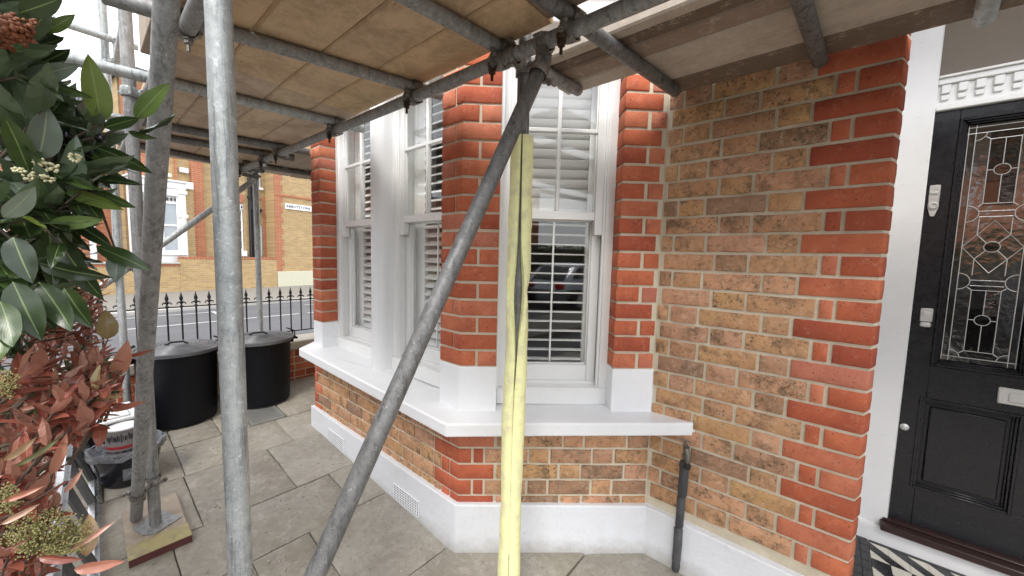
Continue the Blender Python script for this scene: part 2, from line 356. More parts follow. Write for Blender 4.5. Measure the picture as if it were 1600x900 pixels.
M = dict(
    red=red_brick(), stock=stock_brick(), soot_shade=stock_brick('sooty_shade_stock_mat', .5), mortar=mortar_mat(),
    sill=paint_white('masonry_paint', (.80, .81, .82), .42, .30, .10),
    plinth=paint_white('plinth_paint', (.72, .74, .77), .5, .8, .20, 4, .007),
    wood_white=paint_white('gloss_white', (.80, .80, .78), .22, .10, .10, 6, .002),
    jamb=paint_white('jamb_paint', (.78, .78, .78), .35, .3, .12, 3, .004),
    slat=simple('slat_mat', (.90, .90, .87), .4, var=.02, bmp=0),
    glass=glass_mat('window_glass', (.98, .985, .98), wav=.005, ior=1.5),
    door_glass=glass_mat('textured_glass', (.7, .7, .68), 2.6, .10, .14, 14),
    door_mauve=glass_mat('mauve_glass', (.42, .28, .30), 2.2, .1, .1, 12),
    door_blue=glass_mat('blue_glass', (.12, .14, .20), 1.9, .06, .08, 12),
    door_amber=glass_mat('amber_glass', (.40, .27, .10), 1.8, .1, .4, 25),
    black_paint=simple('door_black', (.012, .012, .015), .28, var=.1, bmp=.12, bs=90),
    dark_room=simple('dark_room', (.10, .095, .09), .9, bmp=0), room=simple('room_wall', (.42, .41, .39), .9, bmp=0),
    lead=simple('lead_came', (.62, .62, .60), .35, .5, bmp=0),
    chrome=simple('satin_chrome', (.66, .66, .64), .38, .55, bmp=.05),
    taupe=simple('taupe_render', (.20, .17, .14), .85, bmp=.4, bs=200, var=.1),
    mahog=simple('threshold_wood', (.028, .012, .010), .4, bmp=.3, bs=30, stretch=(1, 8, 8)),
    tube=tube_mat('galvanised_tube', (.22, .24, .24), (.50, .52, .51), .3, .5),
    tube_old=tube_mat('dirty_tube', (.095, .095, .092), (.24, .24, .235), .45, .5),
    tube_dull=tube_mat('dull_tube', (.17, .17, .168), (.37, .37, .36), .25, .55),
    coupler=tube_mat('coupler_mat', (.09, .08, .07), (.32, .30, .27), .6, .5),
    rust=simple('rusty_bolt', (.07, .045, .03), .6, .5, bmp=.5),
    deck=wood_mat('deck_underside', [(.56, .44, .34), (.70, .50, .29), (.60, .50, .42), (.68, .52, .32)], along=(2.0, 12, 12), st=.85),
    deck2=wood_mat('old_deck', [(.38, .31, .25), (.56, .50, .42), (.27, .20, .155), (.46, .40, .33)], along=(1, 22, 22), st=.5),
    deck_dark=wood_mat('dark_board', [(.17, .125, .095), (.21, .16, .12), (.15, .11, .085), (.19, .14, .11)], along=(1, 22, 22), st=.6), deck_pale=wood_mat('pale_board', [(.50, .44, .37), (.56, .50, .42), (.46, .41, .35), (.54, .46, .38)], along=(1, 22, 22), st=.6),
    toe=wood_mat('toe_board_wood', [(.40, .33, .26)] * 4),
    sole=wood_mat('sole_wood', [(.36, .30, .24)] * 4, along=(8, 1.5, 8), stain=(.22, .17, .12)),
    sole_y=simple('yellow_painted_end', (.40, .34, .16), .8, bmp=.3, dirt=(.25, .21, .15), ds=20),
    sole_r=simple('red_painted_edge', (.085, .022, .02), .6, bmp=.3),
    foam=simple('yellow_foam', (.86, .86, .44), .6, var=.05, bmp=.35, bs=120, bd=.0015, dirt=(.66, .60, .38), ds=18),
    slab=slab_mat(),
    joint=simple('joint_soil', (.19, .175, .145), .95, bmp=.6, bs=80, bd=.004),
    ground=simple('asphalt', (.085, .085, .09), .9, var=.12, vs_=40, bmp=.5, bs=200, bd=.004, dirt=(.12, .12, .12), ds=.7),
    pave=simple('pavement_mat', (.19, .175, .15), .9, var=.12, vs_=6, bmp=.3, bs=80),
    kerb=simple('kerb_stone', (.38, .36, .33), .85, bmp=.4),
    line=simple('road_paint', (.34, .34, .33), .7, bmp=.2),
    bin=simple('bin_plastic', (.0045, .005, .0075), .5, var=.15, bmp=.15, bs=40, spec=.22),
    lid=simple('lid_plastic', (.075, .078, .085), .4, var=.1, bmp=.1, dirt=(.17, .17, .17), ds=5),
    iron=simple('black_iron', (.012, .012, .013), .45, bmp=.2),
    coping=simple('coping_stone', (.38, .34, .28), .85, bmp=.5, bs=40, dirt=(.35, .30, .24)),
    steel=simple('aluminium', (.62, .63, .64), .3, .85, bmp=.1),
    grate=simple('grate_metal', (.42, .42, .40), .5, .6, bmp=.3),
    white_pl=simple('white_plastic', (.75, .75, .74), .35, bmp=0),
    black_pl=simple('bucket_plastic', (.012, .013, .018), .22, bmp=.3, bs=12, bd=.01),
    film=simple('plastic_film', (.13, .14, .16), .1, bmp=1, bs=18, bd=.03, dirt=(.32, .33, .35), ds=16),
    red_print=simple('red_print', (.35, .03, .04), .4, bmp=0), dark_print=simple('dark_print', (.03, .025, .03), .4, bmp=0),
    pipe=simple('pipe_lagging', (.045, .047, .05), .6, bmp=.4, bs=50, dirt=(.12, .12, .12)),
    brass=simple('tap_brass', (.16, .15, .13), .5, .6, bmp=.3),
    tile_b=simple('black_tile', (.018, .018, .022), .25, bmp=.1), tile_w=simple('cream_tile', (.58, .55, .48), .3, bmp=.1),
    bark=simple('bark', (.09, .065, .045), .9, bmp=.8, bs=40, bd=.003),
    soil=simple('soil', (.06, .045, .03), .95, bmp=.8, bs=30, bd=.02),
    bay=leaf_mat('bay_leaf_mat', [(0, (.020, .036, .014)), (.4, (.036, .062, .020)), (.75, (.058, .098, .026)), (.9, (.12, .18, .045)), (1, (.20, .26, .05))], (.20, .28, .10), .28, (.16, .22, .13)),
    bay_grey=leaf_mat('bay_back_mat', [(0, (.14, .18, .14)), (1, (.22, .27, .20))], (.30, .36, .22), .35, (.2, .25, .18)),
    photinia=leaf_mat('photinia_mat', [(0, (.24, .065, .045)), (.3, (.44, .13, .085)), (.65, (.58, .26, .17)), (.85, (.68, .42, .34)), (.95, (.40, .27, .12)), (1, (.16, .18, .06))], (.45, .22, .15), .3, (.5, .28, .2)),
    photinia_hot=leaf_mat('photinia_young', [(0, (.50, .10, .05)), (.5, (.60, .14, .09)), (1, (.62, .22, .16))], (.6, .3, .25), .3, (.6, .35, .3)),
    photinia_green=leaf_mat('photinia_green', [(0, (.05, .07, .025)), (1, (.10, .14, .05))], (.2, .25, .1), .35, (.15, .18, .1)),
    hedge=leaf_mat('hedge_leaf', [(0, (.03, .06, .015)), (1, (.09, .15, .035))], (.15, .2, .06), .4),
    berry=simple('black_berry', (.012, .010, .014), .15, bmp=0), cream=simple('cream_petal', (.62, .58, .36), .6, bmp=.2),
    rustbud=simple('rust_bud', (.17, .052, .018), .55, var=.5, vs_=90, bmp=.5), bud=simple('green_bud', (.26, .24, .09), .6, var=.3, bmp=.2),
    far_yellow=brickwall_mat('far_stock', (.46, .31, .135), (.34, .225, .10), (.42, .36, .26), dark=(.30, .20, .10)),
    far_red=brickwall_mat('far_red', (.42, .15, .065), (.35, .11, .05), (.38, .29, .21), dark=(.35, .12, .07)),
    house_up=brickwall_mat('upper_stock', (.42, .27, .13), (.34, .22, .13), (.48, .41, .29), bw=.22, bh=.08475),
    near_red=brickwall_mat('wall_red', (.24, .06, .04), (.30, .08, .05), (.20, .15, .11)),
    far_white=paint_white('far_white', (.80, .80, .79), .6, .1, .06), far_glass=simple('far_glass', (.30, .33, .35), .08, bmp=0, spec=.8),
    far_dark=simple('far_dark_glass', (.035, .035, .04), .12, bmp=0), render=simple('cream_render', (.52, .50, .38), .8, bmp=.2),
    slate=simple('slate', (.09, .09, .10), .7, bmp=.4), car=simple('car_dark', (.02, .022, .028), .12, .4, bmp=0),
    car2=simple('car_silver', (.40, .42, .45), .15, .6, bmp=0), rubber=simple('rubber', (.015, .015, .015), .8, bmp=0), tail=simple('tail_red', (.5, .01, .01), .15, bmp=0),
    film_white=simple('tin_label', (.24, .225, .215), .4, bmp=0),
)

grime(M['plinth'], .0, .09, (.30, .27, .22), .6)
# ================================================================ THE HOUSE
G = .08475; Z0 = 2.2477; J = .0135
def zi(k): return Z0 - G * k
B = Vector((-1.3715, 1.2132)); Cc = Vector((-.6477, 1.8818)); CD = Vector((.73454, .67856)); CN = Vector((.67856, -.73454)); YC = 1.8818; YA = 1.2132; XD = .1349
FB = Fr(B, (1, 0), (0, -1)); FK = Fr(B, CD, CN); FC = Fr(Cc, (1, 0), (0, -1))
def f2(fr, s, off=0): q = fr.p(s, off, 0); return (q.x, q.y)

house = thing('brick_house', (-.9, 1.8, 0), 'red and yellow brick house with white painted bay window and black front door', 'house')

BC = {}
def brick_mesh(lens, angs, mat, rough, var):
    key = (tuple(round(x, 3) for x in lens), tuple(angs), mat.name, var)
    if key in BC: return BC[key]
    rn = random.Random(hash((key[0], key[1], var)) & 0xffff)
    h = G - J; b = .003 if rough < .5 else .005
    # plan points + normals
    P = [Vector((0, 0))]; D = []
    a = 0
    for i, l in enumerate(lens):
        a += angs[i]; d = Vector((math.cos(a), math.sin(a))); D.append(d); P.append(P[-1] + d * l)
    cols = []
    for i, l in enumerate(lens):
        d = D[i]; n = Vector((d.y, -d.x)); ts = []
        if i == 0: ts += [(0, 1), (b, 0)]
        k = max(1, int(l / .045))
        lo = b if i == 0 else 0.0; hi = l - b if i == len(lens) - 1 else l
        for q in range(1, k): ts.append((lo + (hi - lo) * q / k, 0))
        if i == len(lens) - 1: ts += [(l - b, 0), (l, 1)]
        for t, e in ts: cols.append((P[i] + d * t, n, e))
        if i < len(lens) - 1:
            n2 = Vector((D[i + 1].y, -D[i + 1].x)); mn = (n + n2).normalized(); c = 1 / max(.5, mn.dot(n))
            cols.append((P[i + 1] - d * .004, n, 0)); cols.append((P[i + 1] - (n + n2) * .0012, mn * c, 0)); cols.append((P[i + 1] + D[i + 1] * .004, n2, 0))
    rows = [(0, 1), (b, 0), (h * .5, 0), (h - b, 0), (h, 1)]
    J1 = .0008 + .0022 * rough; vs_ = []; nc = len(cols); nr = len(rows)
    tx = rn.uniform(-.001, .001)
    for (p, n, e) in cols:
        for (z, ez) in rows:
            off = .0045 - (.0024 if (e or ez) else 0) + rn.uniform(-J1, J1) * (1 if not (e or ez) else .6) + tx * 1.0
            jj = rn.uniform(-1, 1) * .0016 * (rough + .25)
            dz = (jj if ez else 0)
            q = p + n * off
            vs_.append((q.x, q.y, z + dz))
    fs = []
    for i in range(nc - 1):
        for j in range(nr - 1): fs.append((i * nr + j, (i + 1) * nr + j, (i + 1) * nr + j + 1, i * nr + j + 1))
    base = len(vs_)
    ring = [i * nr for i in range(nc)] + [(nc - 1) * nr + j for j in range(1, nr)] + [i * nr + nr - 1 for i in range(nc - 2, -1, -1)] + [j for j in range(nr - 2, 0, -1)]
    for r_ in ring:
        i = r_ // nr; p, n, e = cols[i]; q = p - n * .012; vs_.append((q.x, q.y, vs_[r_][2]))
    for a_ in range(len(ring)):
        b_ = (a_ + 1) % len(ring); fs.append((ring[b_], ring[a_], base + a_, base + b_))
    me = bpy.data.meshes.new('brick'); me.from_pydata(vs_, [], fs); me.update(); me.materials.append(mat)
    me.polygons.foreach_set('use_smooth', [True] * len(me.polygons)); me.set_sharp_from_angle(angle=R(50))
    BC[key] = me; return me
def brick(pts, k, kind, parent, z=None):
    pts = [Vector(p) for p in pts]; lens = []; angs = []; pa = 0
    a0 = math.atan2(pts[1].y - pts[0].y, pts[1].x - pts[0].x)
    for i in range(len(pts) - 1):
        d = pts[i + 1] - pts[i]; a = math.atan2(d.y, d.x); lens.append(d.length); angs.append(0 if i == 0 else round(a - pa, 4)); pa = a
    lens[-1] = round(lens[-1] / .004) * .004 if len(lens) == 1 else lens[-1]
    mat = M['red'] if kind == 'r' else (M['soot_shade'] if rnd.random() < (.75 if k >= 21 else (.5 if k >= 17 else (.32 if k < 2 else .12))) else M['stock'])  # second stock mix: soot low down, shade put into the colour near the top
    me = brick_mesh(lens, angs, mat, .15 if kind == 'r' else 1.0, rnd.randrange(3))
    zz = (zi(k + 1) + J / 2 if z is None else z) + rnd.uniform(-.001, .001)
    o = inst(me, 'red_brick' if kind == 'r' else 'stock_brick', (pts[0].x, pts[0].y, zz), parent, (0, 0, a0))
    return o
def fill(fr, s0, s1, k, kind, parent, start=0, cols=None):
    s = s0; t = start; out = []
    while s < s1 - .02:
        l = (.205 if t % 2 == 0 else .10) * rnd.uniform(.94, 1.06)
        if s + l > s1 - .05: l = s1 - s
        out.append((s, s + l)); s += l + J; t += 1
    for a, b_ in out: brick([f2(fr, a), f2(fr, b_)], k, kind, parent)

# --- walls (mortar bodies) with their bricks
def core(name, pts, z0, z1, mat='mortar', label=None):
    return MB().prism(pts, z0, z1).build(name, M[mat], house, smooth=0, label=label)
e = -.0038
wall_main = core('wall', [f2(FC, -.02, e), f2(FC, XD - Cc.x, e), (XD + .0185, YC + .062), (XD + .022, YC + .3), (-.70, YC + .3), (-.70, 1.9)], -.05, 2.56, label='yellow stock brick wall with red brick edge beside the front door')
for k in range(-3, 24):
    if zi(k + 1) < .22: continue
    D0 = (XD, YC); D1 = (XD + .017, YC + .062); rr = lambda: rnd.uniform(-.008, .008)
    if k % 2 == 0:
        a, b_, c = .237 + rr(), .368 + rr(), .606 + rr()
        for s0, s1 in ((.022, a), (a + J, b_), (b_ + J, c)): brick([f2(FC, s0), f2(FC, s1)], k, 's', wall_main)
        brick([f2(FC, c + J), f2(FC, .664)], k, 'r', wall_main); brick([f2(FC, .677), D0, D1], k, 'r', wall_main)
    else:
        a, b_, c, d = .062 + rr(), .19 + rr(), .426 + rr(), .541 + rr() * .5
        for s0, s1 in ((.006, a), (a + J, b_), (b_ + J, c), (c + J, d)): brick([f2(FC, s0), f2(FC, s1)], k, 's', wall_main)
        brick([f2(FC, d + J), D0, D1], k, 'r', wall_main)
XA0, XA1 = -1.7755, -1.6225
pier_a = core('wall', [f2(FB, XA0, e), f2(FB, XA1 - .004, e), (B.x + XA1 - .004, YA + .12), (B.x + XA1 - .004, YA + .3), (B.x + XA0 - .12, YA + .3)], .70, 2.62, label='far red brick pier of the bay window')
pier_b = core('wall', [f2(FB, -.153, e), f2(FB, .0, e), f2(FK, .0, e), f2(FK, .182, e), f2(FK, .182, -.2), f2(FB, -.153, -.2)], .70, 2.62, label='red brick pier at the corner of the bay window')
pier_e = core('wall', [f2(FK, .781, e), f2(FK, .985, e), (Cc.x, Cc.y + .2), f2(FK, .781, -.2)], .70, 2.62, label='red brick pier where the bay meets the wall')
for k in range(-5, 15):
    AA = (B.x + XA1, YA); AR = (B.x + XA1, YA + .118)
    if k % 2 == 0: brick([f2(FB, XA0), AA, AR], k, 'r', pier_a)
    else:
        brick([f2(FB, XA0), f2(FB, XA0 + .045)], k, 'r', pier_a); brick([f2(FB, XA0 + .045 + J), AA, AR], k, 'r', pier_a)
    bb = (B.x, B.y)
    if k % 2 == 0:
        brick([f2(FB, -.153), bb, f2(FK, .076)], k, 'r', pier_b); brick([f2(FK, .076 + J), f2(FK, .181)], k, 'r', pier_b)
    else:
        brick([f2(FB, -.153), f2(FB, -.058)], k, 'r', pier_b); brick([f2(FB, -.045), bb, f2(FK, .181)], k, 'r', pier_b)
    ee = f2(FK, .777); er = f2(FK, .777, -.095)
    if k % 2 == 0:
        brick([er, ee, f2(FK, .887)], k, 'r', pier_e); brick([f2(FK, .887 + J + .006), f2(FK, .978)], k, 'r', pier_e)
    else: brick([er, ee, f2(FK, .958)], k, 'r', pier_e)
low = core('wall', [f2(FB, XA0, e), f2(FB, 0, e), f2(FK, 0, e), f2(FK, .99, e), (Cc.x, Cc.y + .15), f2(FK, .9, -.25), (B.x - .1, B.y + .3), (B.x + XA0, YA + .3)], -.05, .74, label='low brick wall under the bay window sill')
for k in range(18, 24):
    bb = (B.x, B.y)
    if k % 2:
        brick([f2(FB, XA0), f2(FB, XA0 + .125)], k, 'r', low); fill(FB, XA0 + .125 + J, -.13 - J, k, 's', low, 1)
        brick([f2(FB, -.13), f2(FB, -.075)], k, 'r', low); brick([f2(FB, -.062), bb, f2(FK, .18)], k, 'r', low); fill(FK, .196, .98, k, 's', low, 1)
    else:
        brick([f2(FB, XA0), f2(FB, XA0 + .05)], k, 'r', low); fill(FB, XA0 + .05 + J, -.192 - J, k, 's', low, 0)
        brick([f2(FB, -.192), bb, f2(FK, .064)], k, 'r', low); brick([f2(FK, .064 + J), f2(FK, .124)], k, 'r', low); fill(FK, .124 + J, .98, k, 's', low, 0)

# --- white painted masonry: pier bases, sill, plinth
def wp(name, pts, z0, z1, mat='sill', **kw):
    mb = MB().prism(pts, z0, z1, **kw); return mb.build(name, M[mat], house, smooth=0)
def bev(o, wdt=.006, seg=2):
    md = o.modifiers.new('bevel', 'BEVEL'); md.width = wdt; md.segments = seg; md.limit_method = 'ANGLE'; md.angle_limit = R(40); return o
q = .004; zb = zi(15)
bev(wp('pier_base', [f2(FB, XA0 - q, q), (B.x + XA1 + q, YA - q), (B.x + XA1 + q, YA + .125), (B.x + XA0 - .12, YA + .2)], .72, zb))
bev(wp('pier_base', [f2(FB, -.153 - q, q), (B.x + .0015, B.y - q), f2(FK, .186, q), f2(FK, .186, -.15), f2(FB, -.157, -.15)], .70, zb))
bev(wp('pier_base', [f2(FK, .773, -.13), f2(FK, .773, q), f2(FK, .985, q), (Cc.x - .002, Cc.y + .1)], .70, zb))
def zs(p): return .745 + (.0185 * (-1.3 - p[0]) if p[0] < -1.3 else .016 * (p[0] + 1.3))
K14 = lambda s, o: f2(FK, s, o)
sill_pts = [(-3.30, 1.30), (-3.10, 1.078), (-1.305, 1.0735), K14(.45, .14), (-.430, YC + .01), (-.62, YC + .01), f2(FK, .9, -.2), (B.x - .1, B.y + .2), (-3.2, 1.42)]
sl = MB().prism(sill_pts, 0, 0, zt=lambda p: zs(p), zb=lambda p: zs(p) - .066).build('window_sill', M['sill'], house, smooth=0, label='thick white painted sill running round the bay window'); bev(sl, .009, 3)
def offline(off): # outer plinth outline
    bx = B.x + off * math.tan(R(42.73 / 2)); return [(-3.147 - off * .9, 1.45), (-3.147 - off * .9, YA - off), (bx, YA - off)]
po = offline(.03)
t_ = (YC - .03 - (B.y - .03 * .73454)) / .67856
pin = (B.x + CD.x * t_ + CN.x * .03, YC - .03)
pl = MB()
pl.prism(po + [pin, (XD + .004, YC - .03), (XD + .012, YC - .012), (XD + .012, YC + .2), (-.72, YC + .2), f2(FK, .9, -.2), (B.x - .05, B.y + .2)], -.06, 0, zt=lambda p: .264 if p[0] < -.7 else (.258 if p[0] < -.4 else .248))
plinth = bev(pl.build('plinth', M['plinth'], house, smooth=0, label='white painted plinth along the foot of the walls'), .007, 2)
# air bricks in the plinth
for (x0, x1, z0, z1, hl) in ((-1.92, -1.665, .048, .138, 1), (-2.83, -2.58, .09, .18, 0)):
    mb = MB(); y0 = YA - .031; n = 15 if hl else 13; rows = 6; fr = Fr((0, 0), (1, 0), (0, -1)); yo = -y0
    mb.box(fr, x0, x1, yo - .004, yo + .001, z0, z1, .001)
    dx = (x1 - x0) / n; dz = (z1 - z0) / rows
    for i in range(n + 1): mb.box(fr, x0 + i * dx - .0028, x0 + i * dx + .0028, yo + .001, yo + .0065, z0, z1, .001)
    for j in range(rows + 1): mb.box(fr, x0, x1, yo + .001, yo + .006, z0 + j * dz - .003, z0 + j * dz + .003, .001)
    av = mb.build('air_vent', M['sill'], plinth, smooth=0)
    if True:
        mb = MB()
        for i in range(n):
            for j in range(rows): mb.box(fr, x0 + (i + .25) * dx, x0 + (i + .75) * dx, yo + .001, yo + .0045, z0 + (j + .2) * dz, z0 + (j + .8) * dz, 0)
        mb.build('vent_opening', M['dark_room'], av, smooth=0)  # dark blocks in the grid, shade of the holes put into the colour

# --- windows
def window(fr, s0, s1, dep, sill_z, label, tlow, tup, latch=True):
    root = MB(); fz = 2.62
    o0, o1 = -dep - .13, -dep
    root.box(fr, s0, s0 + .046, o0, o1, sill_z, fz, .003); root.box(fr, s1 - .046, s1, o0, o1, sill_z, fz, .003); root.box(fr, s0 + .046, s1 - .046, o0, o1 - .001, fz - .05, fz, .003)
    # staff bead
    for a, b_ in ((s0 + .046, s0 + .058), (s1 - .058, s1 - .046)): root.box(fr, a, b_, o1 - .03, o1 - .008, sill_z, fz - .05, .002)
    W = root.build('window', M['wood_white'], house, label=label)
    g0, g1 = s0 + .098, s1 - .098; sm = (s0 + s1) / 2
    # timber sill
    mb = MB(); mb.box(fr, s0 + .002, s1 - .002, o0, o1 + .012, sill_z - .02, sill_z + .072, .004); mb.box(fr, s0 + .047, s1 - .047, o0 + .01, o1 - .045, sill_z + .03, .8615, .003); mb.box(fr, s0 + .047, s1 - .047, o1 - .0455, o1 - .02, sill_z + .03, .846, .003)
    mb.build('timber_sill', M['wood_white'], W)
    # upper sash
    mb = MB(); u0, u1 = -dep - .062, -dep - .022
    a, b_ = s0 + .05, s1 - .05
    mb.box(fr, a, g0, u0, u1, 1.655, 2.57, .003); mb.box(fr, g1, b_, u0, u1, 1.655, 2.57, .003)
    mb.box(fr, g0, g1, u0, u1 - .001, 1.730, 1.774, .003); mb.box(fr, g0, g1, u0, u1 - .001, 2.53, 2.57, .003)
    mb.box(fr, sm - .010, sm + .010, u0 + .006, u1 - .004, 1.774, 2.53, .004)
    mb.box(fr, g0, sm - .010, u0 + .007, u1 - .005, 2.172, 2.194, .004); mb.box(fr, sm + .010, g1, u0 + .007, u1 - .005, 2.172, 2.194, .004)
    for g in (g0, g1):   # small ovolo beads
        sg = 1 if g == g0 else -1
        mb.box(fr, g, g + sg * .008, u0 + .01, u1 - .012, 1.774, 2.53, .003)
    # horns
    for g, sg in ((a, 1), (b_, -1)):
        mb.box(fr, g, g + sg * .034, u0, u1 + .002, 1.655, 1.70, .008); 
    us = mb.build('upper_sash', M['wood_white'], W)
    for (x0, x1, z0, z1) in ((g0, sm - .01, 1.774, 2.172), (sm + .01, g1, 1.774, 2.172), (g0, sm - .01, 2.194, 2.53), (sm + .01, g1, 2.194, 2.53)):
        MB().raw([fr.p(x0, u0 + .018, z0), fr.p(x1, u0 + .018, z0), fr.p(x1, u0 + .018, z1), fr.p(x0, u0 + .018, z1)], [(0, 1, 2, 3)]).build('pane', M['glass'], W, smooth=0)
    # lower sash
    mb = MB(); l0, l1 = -dep - .108, -dep - .068
    mb.box(fr, a, g0, l0, l1, .858, 1.76, .003); mb.box(fr, g1, b_, l0, l1, .858, 1.76, .003)
    mb.box(fr, g0, g1, l0, l1 - .001, .858, .945, .004); mb.box(fr, g0, g1, l0, l1 - .001, 1.725, 1.765, .003)
    for g in (g0, g1):
        sg = 1 if g == g0 else -1
        mb.box(fr, g, g + sg * .008, l0 + .01, l1 - .012, .945, 1.725, .003)
    mb.box(fr, g0, g1, l0 + .01, l1 - .012, .945, .953, .003)
    mb.build('lower_sash', M['wood_white'], W)
    MB().raw([fr.p(g0, l0 + .018, .945), fr.p(g1, l0 + .018, .945), fr.p(g1, l0 + .018, 1.725), fr.p(g0, l0 + .018, 1.725)], [(0, 1, 2, 3)]).build('pane', M['glass'], W, smooth=0)
    # shutters
    h0, h1 = -dep - .172, -dep - .140; a, b_ = s0 + .07, s1 - .07
    mb = MB()
    ea = .045 if fr is FB else 0
    for (x0, x1, z0, z1) in ((a, a + .042 + ea, .86, 2.6), (b_ - .042, b_, .86, 2.6), (a, b_, .86, .925), (a, b_, 1.742, 1.80), (a, b_, 2.54, 2.6)): mb.box(fr, x0, x1, h0, h1 + (.001 if x1 - x0 < .1 else 0), z0, z1, .003)
    mb.box(fr, sm - .005, sm + .005, h1 + .018, h1 + .030, .95, 1.73, .002)
    sh = mb.build('shutter_frame', M['slat'], W)
    mb = MB(); mb.box(fr, s0 + .030, s0 + .068, -dep - .30, -dep - .131, .84, 2.6, .002); mb.box(fr, s1 - .068, s1 - .030, -dep - .30, -dep - .131, .84, 2.6, .002); mb.box(fr, s0 + .03, s1 - .03, -dep - .30, -dep - .125, .82, .852, .002)
    mb.build('window_lining', M['slat'], W)
    x0, x1 = a + .045 + ea, b_ - .045
    def slats(zA, zB, n, tilt):
        me = None
        for i in range(n):
            z = zA + (zB - zA) * (i + .5) / n; t = R(tilt + rnd.uniform(-1.5, 1.5))
            hw = .0315; prof = [(-hw, -.001), (-hw * .5, -.004), (0, -.005), (hw * .5, -.004), (hw, -.001), (hw, .001), (hw * .5, .004), (0, .005), (-hw * .5, .004), (-hw, .001)]
            vs_ = []
            for xx in (x0, x1):
                for (p_, q_) in prof:
                    yy = p_ * math.cos(t) - q_ * math.sin(t); zz = p_ * math.sin(t) + q_ * math.cos(t); vs_.append(fr.p(xx, (h0 + h1) / 2 + yy, z + zz))
            n_ = len(prof); fs = [(k_, (k_ + 1) % n_, n_ + (k_ + 1) % n_, n_ + k_) for k_ in range(n_)] + [tuple(range(n_ - 1, -1, -1)), tuple(range(n_, 2 * n_))]
            MB().raw(vs_, fs).build('slat', M['slat'], W, smooth=30)
    slats(.93, 1.74, 15, tlow); slats(1.80, 2.54, 14, tup)
    return W
window(FK, .184, .777, .095, .772, 'sash window in the slanted side of the bay, shutters shut above and open below', 2, 57)
window(FB, -1.6225, -.930, .120, .785, 'far narrow sash window in the front of the bay', -30, -35)
window(FB, -.812, -.153, .120, .780, 'sash window beside the corner pier of the bay', -30, -28)
# white mullion post between the two front windows
mb = MB(); c0 = Vector((B.x - .871, YA + .075, 0)); pts = []
for i in range(13):
    a = math.pi * (1 + i / 12); pts.append((c0.x + .068 * math.cos(a), c0.y + .062 * math.sin(a)))
pts += [(c0.x + .068, c0.y + .17), (c0.x - .068, c0.y + .17)]
mb.prism(pts, .74, 2.62); mb.build('mullion_post', M['jamb'], house, smooth=50, label='rounded white post between the two front windows')
# white beads / fillets at masonry edges next to the frames
mb = MB()
mb.box(FK, .181, .196, -.10, -.02, .86, 2.6, .003); mb.box(FB, -.165, -.150, -.125, -.06, .86, 2.6, .003)
mb.build('sealant', M['wood_white'], house)
# lintel cornice and upper storey
def bayline(off):
    o_ = offline(off); t = (YC - (B.y - off * .73454)) / .67856
    return [(-4.0, YC), (-3.147 - off * .9 - .02, YA - off)] + o_[2:] + [(B.x + CD.x * t + CN.x * off, YC)]
mb = MB(); mb.prism(bayline(.02) + [(-.7, 2.2), (-3.9, 2.2)], 2.62, 2.74); mb.prism(bayline(.05) + [(-.7, 2.2), (-3.9, 2.2)], 2.742, 2.80); mb.prism(bayline(.10) + [(-.7, 2.2), (-3.9, 2.2)], 2.802, 2.90)
bev(mb.build('bay_cornice', M['far_white'], house, smooth=0), .01)
o_ = MB().prism(bayline(0) + [(-.7, 2.2), (-3.9, 2.2)], 2.902, 4.6); o_.build('upper_wall', M['house_up'], house, smooth=0, uvdir=(.8, .3, 0))
o_ = MB(); o_.box(WF, -.66, XD + .01, YC + .002, YC + .3, 2.562, 6.2, 0); o_.box(WF, XD + .012, 1.36, YC, YC + .3, 3.0, 6.2, 0); o_.box(WF, 1.362, 3.4, YC, YC + .3, -.05, 6.2, 0); o_.box(WF, -4.2, -3.92, YC, YC + .3, -.05, 6.2, 0); o_.box(WF, -3.918, -.662, YC + .33, YC + .6, 4.602, 6.2, 0)
o_.build('upper_wall', M['house_up'], house, smooth=0, uvdir=(1, 0, 0))
MB().prism([(-3.147, YA), (-3.147, YA + .3), (-3.9, YC + .2), (-4.0, YC)], -.05, 2.618).build('wall', M['house_up'], house, smooth=0, uvdir=(.7, -.7, 0))
# room behind the windows
mb = MB(); rp = [(-3.12, 1.50), (-1.45, 1.50), (-.74, 2.12), (-.35, 2.2), (-.35, 4.6), (-3.12, 4.6)]; n = len(rp)
vs_ = [(x, y, .5) for x, y in rp] + [(x, y, 2.9) for x, y in rp]
mb.raw(vs_, [tuple(range(n)), tuple(range(2 * n - 1, n - 1, -1))] + [(i, n + i, n + (i + 1) % n, (i + 1) % n) for i in (2, 3, 4, 5)])
mb.build('room', M['room'], house, smooth=0, label='dark room seen behind the shutters')

# --- porch and front door
DY = 2.42; FD = Fr((0, 0), (1, 0), (0, -1))     # off = -y
def db(mb, x0, x1, y0, y1, z0, z1, c=.002): mb.box(FD, x0, x1, -y1, -y0, z0, z1, c)
mb = MB(); db(mb, .13, .288, 2.395, 2.46, .262, 3.0, .004); db(mb, 1.085, 1.25, 2.395, 2.46, .262, 3.0, .004); mb.build('door_jamb', M['jamb'], house, label='wide flat white jamb left of the front door')
mb = MB(); db(mb, .288, 1.085, 2.43, 2.5, 2.33, 3.0, 0); db(mb, XD - .2, 1.36, 1.95, 2.5, 3.0, 3.08, 0); mb.build('porch_wall', M['taupe'], house, smooth=0, label='dark taupe wall above the door inside the porch')
mb = MB(); db(mb, XD - .16, XD + .006, YC + .305, 2.46, .1, 3.0, 0); db(mb, 1.25, 1.36, 1.9, 2.46, -.05, 3.0, 0); mb.build('porch_side_wall', M['jamb'], house, smooth=0)
